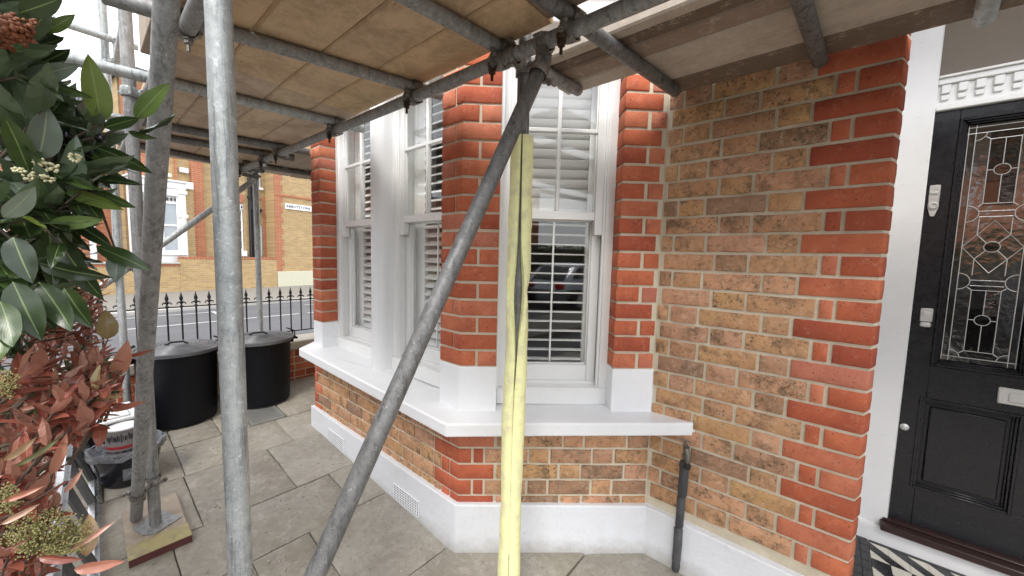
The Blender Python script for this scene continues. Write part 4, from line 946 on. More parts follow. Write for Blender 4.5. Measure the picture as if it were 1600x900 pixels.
coupler((L1.x, L1.y, ZL), (0, 0, 1), (L1.x, .262, ZL), (1, 0, 0)); coupler((-1.655, .26, ZL), (1, 0, 0), (-1.70, .26, ZT_), (.17, 1, 0)); boltdown((-1.645, .262, ZL - .02), 'coupler')
coupler((-4.19, .245, ZL), (1, 0, 0), (-4.19, .19, ZL), (0, 0, 1))
# boards
def board(x0, x1, y0, y1, z, mat, skew=0.0, t=.038, label=None):
    mb = MB(); n = 6; c = .007; pts = []
    for i in range(n + 1):
        x = x0 + (x1 - x0) * i / n; dy = skew * (x - x0); w_ = rnd.uniform(-.0015, .0015); s = rnd.uniform(-.0015, .0015)
        prof = [(y0 + c, 0), (y1 - c, 0), (y1, c), (y1, t - c), (y1 - c, t), (y0 + c, t), (y0, t - c), (y0, c)]
        for (y, zz) in prof: pts.append((x, y + dy + w_, z + zz + s))
    fs = []
    for i in range(n):
        for k_ in range(8): fs.append((i * 8 + k_, i * 8 + (k_ + 1) % 8, (i + 1) * 8 + (k_ + 1) % 8, (i + 1) * 8 + k_))
    fs += [tuple(range(8))[::-1], tuple(n * 8 + k_ for k_ in range(8))]
    return mb.raw(pts, [f[::-1] for f in fs]).build('scaffold_board', M[mat], scaf, smooth=30, label=label)
sk = .006
for j, (a, b_) in enumerate(((.232, .428), (.4315, .648), (.6515, .855), (.8585, 1.060))):
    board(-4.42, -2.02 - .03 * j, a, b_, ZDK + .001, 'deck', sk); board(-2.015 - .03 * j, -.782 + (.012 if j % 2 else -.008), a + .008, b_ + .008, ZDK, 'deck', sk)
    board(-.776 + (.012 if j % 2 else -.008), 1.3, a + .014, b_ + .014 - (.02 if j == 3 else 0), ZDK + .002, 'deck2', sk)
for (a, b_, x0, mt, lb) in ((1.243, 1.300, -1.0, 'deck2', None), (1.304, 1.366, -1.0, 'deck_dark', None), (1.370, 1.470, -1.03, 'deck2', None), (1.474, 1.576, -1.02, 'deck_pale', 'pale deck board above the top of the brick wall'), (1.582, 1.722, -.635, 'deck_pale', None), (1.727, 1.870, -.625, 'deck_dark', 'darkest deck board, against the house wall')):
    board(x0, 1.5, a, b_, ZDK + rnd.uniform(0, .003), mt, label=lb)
board(-1.03, -.60, 1.10, 1.236, ZDK + .0, 'deck2') if False else None
for j in range(4): board(-4.4, -3.25 - .05 * j, 1.12 + j * .18, 1.29 + j * .18, ZDK + .001, 'deck2')
mb = MB(); mb.box(WF, -2.19, -.6, .196, .228, 2.318, 2.53, .003); mb.build('toe_board', M['toe'], scaf, label='upright toe board along the outer deck edge')
# yellow foam wrap on the upright
fr_ = .0445; mb = MB(); secs = []
slit = lambda z: (0.06 + .52 * math.exp(-((z - 1.38) / .13) ** 2) + .14 * math.exp(-((z - 1.50) / .34) ** 2)) if z > .9 else .05
Zs = [.0 + i * .02 for i in range(0, 100)]; Zs = [z for z in Zs if z <= 1.985]
vw = math.atan2(0 - SY.y, 0 - SY.x) - .05
vs_ = []; NA = 26
for z in Zs:
    g = slit(z) * .9; wob = .0022 * math.sin(z * 9) + .001 * math.sin(z * 31); pin_ = 1 - .10 * math.exp(-((z - 1.40) / .02) ** 2) - .06 * math.exp(-((z - 1.62) / .02) ** 2)
    for side in (0, 1):
        for k_ in range(NA):
            t = g + (2 * math.pi - 2 * g) * k_ / (NA - 1); a = vw + t
            rr = (fr_ * pin_ + wob + .0012 * math.sin(3 * t + z * 4) + (.010 * (1 if min(t, 2 * math.pi - t) < .9 else 0) * math.exp(-((z - 1.36) / .2) ** 2))) if side == 0 else RT + .001
            if k_ in (0, NA - 1): rr = rr * .93 if side == 0 else rr
            kx = -.006 / (1 + math.exp((z - 1.45) / .02)) + .006 * math.exp(-((z - 1.2) / .2) ** 2); vs_.append((SY.x - .002 + rr * math.cos(a) + (kx if side == 0 else 0), SY.y + rr * math.sin(a) + (kx * .8 if side == 0 else 0), z))
fs = []; row = 2 * NA
for i in range(len(Zs) - 1):
    b0, b1 = i * row, (i + 1) * row
    for k_ in range(NA - 1):
        fs.append((b0 + k_, b0 + k_ + 1, b1 + k_ + 1, b1 + k_)); fs.append((b0 + NA + k_ + 1, b0 + NA + k_, b1 + NA + k_, b1 + NA + k_ + 1))
    fs.append((b0 + NA, b0, b1, b1 + NA)); fs.append((b0 + NA - 1, b0 + 2 * NA - 1, b1 + 2 * NA - 1, b1 + NA - 1))
bt = (len(Zs) - 1) * row
for k_ in range(NA - 1): fs.append((bt + k_, bt + k_ + 1, bt + NA + k_ + 1, bt + NA + k_))
mb.raw(vs_, fs).build('foam_sleeve', M['foam'], scaf, smooth=60, label='pale yellow split foam sleeve round the upright before the window')
# sole board and base plate
so = MB(); zg = gz(-2.57); tf = lambda x, y: -.055 * (x + 2.57)
so.box(WF, -2.79, -2.345, .078, .300, zg + .002, zg + .038, .003, tz=tf); sb = so.build('sole_board', M['sole'], smooth=0); tag(sb, 'short timber sole board with yellow end on the paving under the scaffold upright', 'board')
MB().box(WF, -2.455, -2.343, .0765, .3015, zg + .0385, zg + .0398, 0, tz=tf).build('painted_end', M['sole_y'], sb, smooth=0); MB().box(WF, -2.3445, -2.342, .078, .300, zg + .004, zg + .037, 0, tz=tf).build('painted_edge', M['sole_r'], sb, smooth=0)
bp = MB(); c_, s_ = math.cos(.5), math.sin(.5); P4 = [(S1.x + a * c_ - b_ * s_, S1.y + a * s_ + b_ * c_) for a, b_ in ((-.07, -.055), (.03, -.075), (.075, -.05), (.075, .07), (-.07, .075))]
bp.prism(P4, 0, 0, zt=lambda p: zg + .044 + tf(p[0], 0), zb=lambda p: zg + .040 + tf(p[0], 0)); bp.build('base_plate', M['tube_dull'], scaf, smooth=0)

# ================================================================ DUSTBINS
def dustbin(x, y, rot, label):
    z = gz(x) + .004; t = thing('dustbin', (x, y, z), label, 'dustbin', 'large black dustbins in the yard')
    mb = MB(); mb.lathe((x, y, z), [(.0, .01), (.222, .006), (.232, 0), (.236, .012), (.238, .03), (.253, .54), (.262, .56), (.262, .575), (.250, .577), (.246, .54), (.0, .50)], 48); bo = mb.build('bin_body', M['bin'], t, smooth=35)
    prof = [(.272, .558), (.276, .562), (.276, .585), (.268, .592)]
    for i in range(9): r = .262 - i * .021; prof += [(r, .592 + i * .0024), (r - .004, .598 + i * .0024), (r - .010, .598 + i * .0024), (r - .014, .589 + i * .0024)]
    prof += [(.06, .613), (.0005, .614)]
    mb = MB(); mb.lathe((x, y, z), prof, 56); ld = mb.build('lid', M['lid'], t, smooth=30)
    u = Vector((math.cos(rot), math.sin(rot), 0)); c = Vector((x, y, z + .611))
    mb = MB(); mb.path([c - u * .062, c - u * .040 + Vector((0, 0, .020)), c + u * .040 + Vector((0, 0, .020)), c + u * .062], [.008, .007, .007, .008], 8); mb.path([c - u * .07, c - u * .05], .014, 6); mb.path([c + u * .05, c + u * .07], .014, 6); mb.build('lid_handle', M['bin'], ld, smooth=40)
    for a in (rot + .25, rot + .25 + math.pi):
        d = Vector((math.cos(a), math.sin(a), 0)); e_ = Vector((-d.y, d.x, 0)); p = Vector((x, y, z + .555)) + d * .262
        mb = MB(); mb.path([p - e_ * .045, p - e_ * .045 + d * .045 + Vector((0, 0, -.01)), p + e_ * .045 + d * .045 + Vector((0, 0, -.01)), p + e_ * .045], .011, 8); mb.path([p + d * .01 - Vector((0, 0, .05)), p + d * .012], [.02, .026], 8)
        mb.path([p - e_ * .028 + d * .035, p - e_ * .030 + d * .03 + Vector((0, 0, .06)), p - e_ * .024 - d * .02 + Vector((0, 0, .085)), p + e_ * .024 - d * .02 + Vector((0, 0, .085)), p + e_ * .030 + d * .03 + Vector((0, 0, .06)), p + e_ * .028 + d * .035], .006, 6)
        mb.build('side_handle', M['bin'], t, smooth=40)
dustbin(-3.955, .475, math.pi / 2 - .2, 'left black plastic dustbin with ringed lid, nearer the hedge')
dustbin(-3.95, 1.035, math.pi / 2 - .25, 'right black plastic dustbin with clip handle, nearer the house')

# ladder lying on its side along the hedge
la = thing('ladder', (-3.1, .0, .1), 'aluminium ladder lying on its side along the hedge', 'ladder')
def lz_(x, h): return gz(x) + h
for h, yy, nm in ((.03, .005, 'stile'), (.36, -.075, 'stile')):
    mb = MB()
    for dx in (0,):
        a = Vector((-4.15, yy + .0, lz_(-4.15, h))); b_ = Vector((-1.75, yy - .045, lz_(-1.75, h)))
        u = (b_ - a).normalized(); up = Vector((0, -.24, .97)); sd_ = Vector((0, .97, .24))
        vs_ = []
        for p in (a, b_):
            for (q_, r_) in ((-.012, -.03), (.012, -.03), (.012, -.026), (-.006, -.024), (-.006, .024), (.012, .026), (.012, .03), (-.012, .03)): vs_.append(p + sd_ * q_ + up * r_)
        mb.raw(vs_, [(k_, (k_ + 1) % 8, 8 + (k_ + 1) % 8, 8 + k_) for k_ in range(8)] + [tuple(range(7, -1, -1)), tuple(range(8, 16))])
    mb.build(nm, M['steel'], la, smooth=0)
for i in range(9):
    x = -4.02 + i * .27; mb = MB(); a = Vector((x, .003 - .045 * (x + 4.15) / 2.4, lz_(x, .05))); b_ = Vector((x, -.077 - .045 * (x + 4.15) / 2.4, lz_(x, .34)))
    mb.path([a, b_], .018, 6); mb.build('rung', M['rubber'] if False else M['pipe'], la, smooth=0)

# buckets and tins
bx, by = -3.20, .135; bz = gz(bx) + .004
bk = thing('bucket', (bx, by, bz), 'black flexible builders bucket lined with crumpled plastic film, beside the leaning tube', 'bucket')
mb = MB(); mb.lathe((bx, by, bz), [(.0, .0), (.112, .0), (.118, .01), (.158, .20), (.170, .206), (.170, .218), (.160, .222), (.153, .20), (.112, .02), (0, .02)], 28); mb.build('bucket_body', M['black_pl'], bk, smooth=40)
mb = MB(); n = 30; vs_ = []
for r, z in ((.05, .165), (.10, .170), (.140, .195), (.160, .224), (.173, .226), (.176, .205), (.172, .185)):
    for k_ in range(n): 
        a = 2 * math.pi * k_ / n; rr = r + rnd.uniform(-.004, .005); vs_.append((bx + rr * math.cos(a), by + rr * math.sin(a), bz + z + rnd.uniform(-.009, .009)))
mb.raw(vs_, [(i * n + k_, i * n + (k_ + 1) % n, (i + 1) * n + (k_ + 1) % n, (i + 1) * n + k_) for i in range(6) for k_ in range(n)]); mb.build('film_liner', M['film'], bk, smooth=60)
mb = MB(); mb.path([(bx + .02, by - .165, bz + .19)] + [(bx + .04 - .1 * math.sin(math.pi * i / 10), by - .165 * math.cos(math.pi * i / 10), bz + .19 - .03 * math.sin(math.pi * i / 10)) for i in range(11)], .003, 6); mb.build('bucket_handle', M['steel'], bk)
MB().box(Fr((bx, by), (.1, 1), (1, -.1)), -.02, .06, .125, .142, bz + .05, bz + .12, .002).build('bucket_label', M['film'], bk)
tx_, ty_ = -3.235, .125; tz_ = bz + .165
tn = thing('paint_tin', (tx_, ty_, tz_), 'small white paint tin with red banded label standing in the black bucket', 'paint tin')
mb = MB(); mb.lathe((tx_, ty_, tz_), [(0, 0), (.082, 0), (.084, .004), (.082, .008), (.082, .150), (.085, .154), (.085, .160), (.078, .162)], 32); mb.build('tin_body', M['film_white'], tn, smooth=40)
mb = MB(); mb.lathe((tx_, ty_, tz_), [(.078, .161), (.076, .156), (.062, .156), (.06, .160), (.0, .161)], 32); mb.build('lid', M['white_pl'], tn, smooth=30)
mb = MB(); mb.lathe((tx_, ty_, tz_), [(.0825, .046), (.0832, .046), (.0832, .064), (.0825, .064)], 32); mb.build('label_band', M['red_print'], tn, smooth=0)
va = math.atan2(-ty_, -tx_)
mb = MB()
def dab(a0, a1, z0, z1):
    n = 3; vs_ = []
    for i in range(n + 1):
        a = va + a0 + (a1 - a0) * i / n
        for z in (z0, z1): vs_.append((tx_ + .0831 * math.cos(a), ty_ + .0831 * math.sin(a), tz_ + z))
    mb.raw(vs_, [(2 * i, 2 * i + 2, 2 * i + 3, 2 * i + 1) for i in range(n)])
for i in range(30): a = -1.5 + i * .1; dab(a, a + rnd.uniform(.03, .09), .085 + rnd.uniform(0, .02), .122 + rnd.uniform(0, .02)); dab(a, a + rnd.uniform(.03, .09), .022, .036)
mb.build('label_print', M['dark_print'], tn, smooth=0, kind='stuff')
mb = MB(); mb.path([(tx_ + .04 * math.sin(math.pi * i / 12) * 1.0 + .0, ty_ - .086 * math.cos(math.pi * i / 12), tz_ + .165 + .055 * math.sin(math.pi * i / 12)) for i in range(13)], .002, 6); mb.build('tin_handle', M['steel'], tn)
cx_, cy_ = -3.72, .045; cz_ = gz(cx_) + .004
ct = thing('crate', (cx_, cy_, cz_), 'dark box with a white lid behind the paint tin', 'box')
FCr = Fr((cx_, cy_), (1, .05), (-.05, 1)); MB().box(FCr, -.18, .18, -.17, .15, cz_, cz_ + .22, .01).build('box_body', M['black_pl'], ct)
mb = MB(); mb.box(FCr, -.19, .19, -.18, .16, cz_ + .222, cz_ + .245, .008); mb.box(FCr, -.15, .15, -.14, .12, cz_ + .245, cz_ + .255, .006); mb.build('lid', M['white_pl'], ct)
b2x, b2y = -3.02, .175 + .11; 
mb = MB(); mb.path([(-2.98, .225 + .03, gz(-3) + .36), (-3.0, .255, gz(-3) + .40), (-3.03, .27, gz(-3) + .30), (-3.06, .27, gz(-3) + .20)], .004, 6) 
wh = mb.build('wire_handle', M['steel']); tag(wh, 'bent wire bucket handle sticking out beside the upright', 'wire') if False else bpy.data.objects.remove(wh)

# ================================================================ HOUSE ACROSS THE SIDE STREET
def P3(s, off, z): return FFR.p(s, off, z)
def wallholes(mb, s0, s1, z0, z1, holes, off=0, depth=.14, fr=FFR):
    ss = sorted({s0, s1, *[h[0] for h in holes], *[h[1] for h in holes]}); zz = sorted({z0, z1, *[h[2] for h in holes], *[h[3] for h in holes]})
    for a, b_ in zip(ss, ss[1:]):
        for c, d in zip(zz, zz[1:]):
            ms, mz = (a + b_) / 2, (c + d) / 2
            if any(h[0] < ms < h[1] and h[2] < mz < h[3] for h in holes): continue
            mb.raw([fr.p(a, off, c), fr.p(b_, off, c), fr.p(b_, off, d), fr.p(a, off, d)], [(0, 1, 2, 3)])
    for (a, b_, c, d) in holes:
        for q_ in (((a, c), (b_, c)), ((b_, c), (b_, d)), ((b_, d), (a, d)), ((a, d), (a, c))):
            (x0, y0), (x1, y1) = q_; mb.raw([fr.p(x0, off, y0), fr.p(x1, off, y1), fr.p(x1, off - depth, y1), fr.p(x0, off - depth, y0)], [(0, 1, 2, 3)])
    return mb
ud = tuple(FFR.u)
fh = thing('brick_house', tuple(P3(2.5, -2, 0)), 'yellow brick house with red quoins and white bay across the side street', 'house')
def fbox(name, mat, parent, *boxes, c=.01, label=None, uv=None):
    mb = MB()
    for b_ in boxes: mb.box(FFR, b_[0], b_[1], b_[2], b_[3], b_[4], b_[5], c)
    return mb.build(name, M[mat], parent, smooth=0, label=label, uvdir=uv)
FH2T = 4.75
holes = [(2.10, 2.60, 1.30, 3.36), (3.0, 3.30, 4.18, 5.6), (3.12, 3.29, 1.28, 2.62), (-.05, .31, 4.16, 5.6)]
mb = wallholes(MB(), -.8, 26, -.1, 7.2, holes, off=-.9); mb.build('wall', M['far_yellow'], fh, smooth=0, uvdir=ud, label='yellow brick wall of the house opposite')
fbox('roof', 'slate', fh, (-1.0, 26, -7, -.7, 7.2, 7.5), c=0)
fbox('wall', 'far_yellow', fh, (-.8, 26, -7, -1.2, -.1, 7.19), c=0, uv=ud)
# nearer corner block on the right, flush with the pavement
fbox('wall', 'far_yellow', fh, (3.42, 7.5, -.898, -.02, -.1, 7.1), c=0, uv=ud)
for z in range(0, 24):
    z0 = .69 + z * .225; w0 = .30 if z % 2 else .22
    if z0 < 6.5: fbox('quoin', 'far_red', fh, (3.405, 3.42 + w0, -.05, .0, z0, z0 + .22), c=0, uv=ud)
fbox('string_course', 'far_red', fh, (3.41, 7.5, -.02, .015, 3.84, 3.93), c=0, uv=ud); fbox('string_course', 'far_red', fh, (2.95, 3.4, -.9, -.87, 3.66, 3.74), c=0, uv=ud)
fbox('plinth', 'render', fh, (3.44, 7.5, -.02, .03, -.08, .66), label='cream rendered plinth of the corner')
fbox('pilaster', 'far_red', fh, (.92, 1.27, -.9, -.78, -.1, 7.0), c=0, uv=ud); fbox('pilaster', 'far_red', fh, (.47, .52, -.9, -.8, 3.9, 7), c=0, uv=ud); fbox('wall_panel', 'far_red', fh, (-.8, -.25, -.9, -.86, -.1, 7), c=0, uv=ud); fbox('wall_panel', 'far_red', fh, (3.32, 3.42, -.9, -.87, -.1, 3.8), c=0, uv=ud); fbox('lintel', 'far_red', fh, (2.02, 2.62, -.9, -.86, 3.46, 3.80), c=0, uv=ud)
fbox('stone_block', 'far_white', fh, (.60, .84, -.9, -.74, 4.30, 4.46))
def fwin(s0, s1, z0, z1, off, label=None, mat='far_glass', bars=True, par=None):
    W = fbox('window', 'far_white', fh, (s0, s0 + .05, off - .09, off, z0, z1), (s1 - .05, s1, off - .09, off, z0, z1), (s0, s1, off - .09, off - .002, z1 - .06, z1), (s0, s1, off - .09, off - .002, z0, z0 + .08), (s0, s1, off - .09, off - .004, (z0 + z1) / 2 - .02, (z0 + z1) / 2 + .03), label=label)
    MB().raw([P3(s0 + .04, off - .05, z0 + .05), P3(s1 - .04, off - .05, z0 + .05), P3(s1 - .04, off - .05, z1 - .05), P3(s0 + .04, off - .05, z1 - .05)], [(0, 1, 2, 3)]).build('pane', M[mat], W, smooth=0)
    return W
fwin(2.11, 2.59, 1.5, 3.20, -.95, 'window with dark leaded lattice and arched white head', 'far_dark'); fbox('window_sill', 'far_white', fh, (2.04, 2.66, -.92, -.8, 1.27, 1.50))
W = fbox('arched_head', 'far_white', fh, (2.10, 2.60, -.97, -.9, 3.19, 3.44))
for i in range(5):
    a0 = 2.155 + i * .098; MB().lathe(tuple(P3(a0, -.897, 3.31)), [(.0001, 0), (.033, 0)], 12, axis=tuple(FFR.n)).build('arch_opening', M['far_dark'], W, smooth=0); MB().box(FFR, a0 - .033, a0 + .033, -.9, -.896, 3.235, 3.31, 0).build('arch_opening', M['far_dark'], W, smooth=0)
mb = MB()
for zc in (2.83, 1.98):
    for r in (.19, .11): mb.path([P3(2.35 + r * math.cos(t * .5236), -.985, zc + r * math.sin(t * .5236)) for t in range(13)], .011, 4)
    for sx, sz in ((1, 1), (1, -1)): mb.path([P3(2.35 - .19 * sx, -.985, zc - .34 * sz), P3(2.35 + .19 * sx, -.985, zc + .34 * sz)], .010, 4)
mb.build('window_lattice', M['grate'], fh, smooth=0)
fwin(3.0, 3.30, 4.18, 5.6, -.95); fbox('window_sill', 'far_white', fh, (2.96, 3.34, -.92, -.80, 4.08, 4.18)); fwin(3.12, 3.29, 1.28, 2.62, -.95, None, 'far_dark'); fwin(-.05, .31, 4.18, 5.6, -.95); fbox('window_sill', 'far_white', fh, (-.1, .36, -.92, -.78, 4.08, 4.18))
# white bay with columns and cornice
bay = fbox('bay', 'far_white', fh, (-.85, .62, -.88, -.30, 3.62, 3.84), (-.9, .67, -.88, -.24, 3.84, 3.90), (-.8, -.62, -.88, -.32, -.1, 3.62), (.40, .60, -.88, -.32, -.1, 3.62), (-.62, .40, -.5, -.34, 3.36, 3.62), (-.62, .40, -.88, -.36, -.1, 1.29), (-.66, .44, -.5, -.28, 1.29, 1.37), (-.14, -.06, -.5, -.34, 1.37, 3.36), (.66, .92, -.88, -.6, 3.70, 3.95), label='white painted bay window with columns and cornice')
for s0, s1 in ((-.62, -.14), (-.06, .40)):
    W = fbox('window', 'far_white', fh, (s0, s0 + .05, -.5, -.38, 1.37, 3.36), (s1 - .05, s1, -.5, -.38, 1.37, 3.36), (s0, s1, -.5, -.39, 3.08, 3.16), (s0, s1, -.5, -.39, 2.30, 2.36), (s0, s1, -.5, -.39, 1.37, 1.45))
    MB().raw([P3(s0, -.43, 1.37), P3(s1, -.43, 1.37), P3(s1, -.43, 3.14), P3(s0, -.43, 3.14)], [(0, 1, 2, 3)]).build('pane', M['far_glass'], W, smooth=0)
    for i in range(4):
        a0 = s0 + .08 + i * .105; MB().box(FFR, a0 - .03, a0 + .03, -.42, -.40, 3.18, 3.30, .02).build('arch_opening', M['far_dark'], W, smooth=0)
    MB().raw([P3(s0, -.45, 3.14), P3(s1, -.45, 3.14), P3(s1, -.45, 3.36), P3(s0, -.45, 3.36)], [(0, 1, 2, 3)]).build('head_panel', M['far_white'], W, smooth=0)
for z in (2.62, 3.45): fbox('column_capital', 'far_white', bay, (.37, .64, -.36, -.27, z, z + .12))
MB().lathe(tuple(P3(.50, -.30, 1.30)), [(.09, 0), (.08, .06), (.066, .1), (.062, 1.3), (.085, 1.34)], 16).build('column', M['far_white'], bay, smooth=50)
fbox('wall_panel', 'far_yellow', fh, (.64, .92, -.9, -.66, -.1, 3.7), c=0, uv=ud)
# drain pipes
for s_, r in ((2.80, .055), (2.93, .055), (3.05, .045)): MB().path([P3(s_, -.80, -.0), P3(s_, -.80, 7)], r, 10).build('drain_pipe', M['iron'], fh)
mb = MB(); mb.path([P3(3.18, -.80, 3.2), P3(2.93, -.78, 3.2)], .05, 8); mb.path([P3(2.72, -.78, 3.75), P3(2.86, -.78, 3.5), P3(2.86, -.78, 3.2)], .045, 8); mb.lathe(tuple(P3(3.18, -.80, 3.14)), [(.04, 0), (.075, .05), (.075, .14)], 10); mb.build('pipe_branch', M['iron'], fh)
# street name plate
sg = MB(); sg.box(FFR, 3.80, 5.42, .0, .022, 3.33, 3.56, .01); sgo = sg.build('street_sign', M['far_white'], smooth=0); tag(sgo, 'white street name plate reading ABBOTSTONE ROAD on the far house', 'sign')
def text(s, size, loc, rotm, mat, parent, name='lettering', ext=.002):
    cu = bpy.data.curves.new(name, 'FONT'); cu.body = s; cu.size = size; cu.align_x = 'CENTER'; cu.align_y = 'CENTER'; cu.extrude = ext; cu.space_character = 1.12; cu.offset = .004
    tmp = bpy.data.objects.new('tmp', cu); COL.objects.link(tmp); bpy.context.view_layer.update()
    me = bpy.data.meshes.new_from_object(tmp); bpy.data.objects.remove(tmp); me.materials.clear(); me.materials.append(mat)
    o = bpy.data.objects.new(name, me); COL.objects.link(o); place(o, loc, parent); o.rotation_euler = rotm.to_euler(); return o
nx = FFR.n; ux = FFR.u; rm = Matrix((ux, Vector((0, 0, 1)), nx)).transposed()
text('ABBOTSTONE ROAD', .148, P3(4.61, .024, 3.445), rm, M['iron'], sgo)
# garden wall across the street
gw = thing('garden_wall', tuple(P3(1.2, -.1, 0)), 'yellow brick garden wall with red brick coping across the street', 'wall')
fbox('wall', 'far_yellow', gw, (.27, 3.42, -.24, .0, -.1, 1.155), c=0, uv=ud, label='higher right part of the wall'); fbox('wall', 'far_yellow', gw, (-14, .268, -.24, -.01, -.1, .90), c=0, uv=ud)
for i in range(38):
    s_ = .275 + i * .0825; fbox('coping_brick', 'far_red', gw, (s_, s_ + .072, -.245, .008, 1.157, 1.245), c=.004, uv=ud)
fbox('coping_stone', 'kerb', gw, (-1.9, .262, -.27, .04, .985, 1.045)); fbox('brick_band', 'far_red', gw, (-1.9, .262, -.245, .0, .902, .983), c=0, uv=ud)
# more houses further along, and a clipped hedge by the gate
fh2 = thing('brick_house', tuple(P3(-7, -2, 0)), 'red brick house further along the side street on the left', 'house')
mb = wallholes(MB(), -14, -1.05, -.1, 4.7, [(-2.6, -1.9, 1.2, 3.0), (-4.6, -3.2, 1.2, 3.0), (-8, -6.8, 1.2, 3)], off=-1.6); mb.build('wall', M['far_red'], fh2, smooth=0, uvdir=ud)
for (a, b_, c, d) in [(-2.6, -1.9, 1.2, 3.0), (-4.6, -3.2, 1.2, 3.0), (-8, -6.8, 1.2, 3)]:
    W = fbox('window', 'far_white', fh2, (a, a + .08, -1.72, -1.6, c, d), (b_ - .08, b_, -1.72, -1.6, c, d), (a, b_, -1.72, -1.61, d - .1, d), (a, b_, -1.72, -1.61, c, c + .1), (a, b_, -1.72, -1.61, (c + d) / 2 - .03, (c + d) / 2 + .03)); MB().raw([P3(a, -1.68, c), P3(b_, -1.68, c), P3(b_, -1.68, d), P3(a, -1.68, d)], [(0, 1, 2, 3)]).build('pane', M['far_glass'], W, smooth=0)
fbox('roof', 'slate', fh2, (-14.2, -1.0, -7, -1.5, 4.7, 4.78), c=0)
fbox('stone_band', 'far_white', fh2, (-14, -1.45, -1.6, -1.5, 3.3, 3.55)); fbox('stone_band', 'far_white', fh2, (-1.6, -1.45, -1.6, -1.52, .5, 4.6))

# ================================================================ LEAVES
def leaf_mesh(name, mat, Ln=.085, Wd=.03, curl=.25, fold=.25, tip=1.0, wave=.0, n=8):
    vs_ = []; uv = []
    for i in range(n + 1):
        t = i / n; wd = Wd * .5 * (math.sin(math.pi * min(1, t ** .85)) ** .8 if 0 < t < 1 else 0)
        wd *= (1 - .35 * t * tip) * 1.15; ang = curl * t; x = Ln * (math.sin(ang) / ang if ang else 1) * t; z = -Ln * ((1 - math.cos(ang)) / ang if abs(ang) > 1e-4 else 0) * t
        for k_ in (-1, -.5, 0, .5, 1):
            y = wd * k_; zz = z + abs(y) * fold + wave * math.sin(t * 14 + k_) * abs(k_); vs_.append((x, y, zz)); uv.append((.5 + k_ * .5, t))
    fs = []
    for i in range(n):
        for k_ in range(4): a = i * 5 + k_; fs.append((a, a + 5, a + 6, a + 1))
    me = bpy.data.meshes.new(name); me.from_pydata(vs_, [], fs); me.update(); me.materials.append(mat)
    ul = me.uv_layers.new(name='UVMap')
    for l in me.loops: ul.data[l.index].uv = uv[l.vertex_index]
    me.polygons.foreach_set('use_smooth', [True] * len(me.polygons)); return me
BL = [leaf_mesh('leaf', M['bay'], .084, .027, .3, .22, .4, .0015), leaf_mesh('leaf', M['bay'], .074, .022, .8, .4, .5, .002), leaf_mesh('leaf', M['bay'], .092, .027, -.4, .2, .4, .0015), leaf_mesh('leaf', M['bay_grey'], .080, .027, .5, .3, .4, .0015), leaf_mesh('leaf', M['bay'], .066, .024, .3, .5, .4, .001)]
PLM = [leaf_mesh('leaf', M['photinia'], .050, .0125, .5, .5, .4, .001), leaf_mesh('leaf', M['photinia'], .043, .012, -.5, .4, .4, .001), leaf_mesh('leaf', M['photinia'], .038, .013, 1.0, .3, .4, .001), leaf_mesh('leaf', M['photinia'], .056, .0115, .2, .6, .4, .001)]
PH = [leaf_mesh('leaf', M['photinia_hot'], .046, .013, .5, .4, .4), leaf_mesh('leaf', M['photinia_hot'], .040, .014, .2, .3, .4)]
PG = [leaf_mesh('leaf', M['photinia_green'], .052, .018, .5, .3)]
def qrot(d, roll):
    d = Vector(d).normalized(); return (d.to_track_quat('X', 'Z').to_matrix() @ Matrix.Rotation(roll, 3, 'X')).to_euler()
class Stuff:
    """many leaves joined into one mesh"""
    def __init__(s): s.v = []; s.f = []; s.uv = []
    def add(s, me, loc, d, roll, sc):
        Rm = Vector(d).normalized().to_track_quat('X', 'Z').to_matrix() @ Matrix.Rotation(roll, 3, 'X'); b = len(s.v)
        s.v += [tuple(Rm @ v.co * sc + Vector(loc)) for v in me.vertices]; uvd = [None] * len(me.vertices)
        for l in me.loops: uvd[l.vertex_index] = tuple(me.uv_layers[0].data[l.index].uv)
        s.uv += uvd; s.f += [tuple(b + i for i in p.vertices) for p in me.polygons]
    def build(s, name, mat, parent=None):
        me = bpy.data.meshes.new(name); me.from_pydata(s.v, [], s.f); me.update(); me.materials.append(mat); ul = me.uv_layers.new(name='UVMap')
        for l in me.loops: ul.data[l.index].uv = s.uv[l.vertex_index]
        o = bpy.data.objects.new(name, me); COL.objects.link(o); place(o, (0, 0, 0), parent); o['kind'] = 'stuff'; return o

# --- bay laurel, upper left
lr = thing('bay_laurel', (-1.25, -.32, 0), 'dark green bay laurel bush with black berries at the left edge', 'shrub')
def stem(pts, r0, r1, parent, name='stem', mat='bark'):
    n = len(pts); MB().path(pts, [r0 + (r1 - r0) * i / (n - 1) for i in range(n)], 7).build(name, M[mat], parent, smooth=60)
rl_ = random.Random(21)
nleaf = [0]; lstuff = Stuff()
def px(p):
    v = Vector(p) - Vector((0, 0, H)); z = v.dot(CW)
    return (800 + FPX * v.dot(CR) / z, 450 - FPX * v.dot(CU) / z, z) if z > .05 else (-9999, 0, z)
lim = [lambda y: 0]
def put(meshes, parent, loc, d, roll, sc, stuff, cap=270, label=None):
    a = px(loc); b_ = px(Vector(loc) + Vector(d).normalized() * .08 * sc)
    if a[0] > -400 or b_[0] > -400:
        if min(a[2], b_[2]) < .36 or math.hypot(a[0] - b_[0], a[1] - b_[1]) > 135: return None
        if max(a[0] - 10, b_[0]) > lim[0](b_[1]) + 30: return None
    if nleaf[0] < cap:
        nleaf[0] += 1; return inst(rl_.choice(meshes), 'leaf', loc, parent, qrot(d, roll), (sc, sc, sc), label)
    stuff.add(rl_.choice(meshes), loc, d, roll, sc)
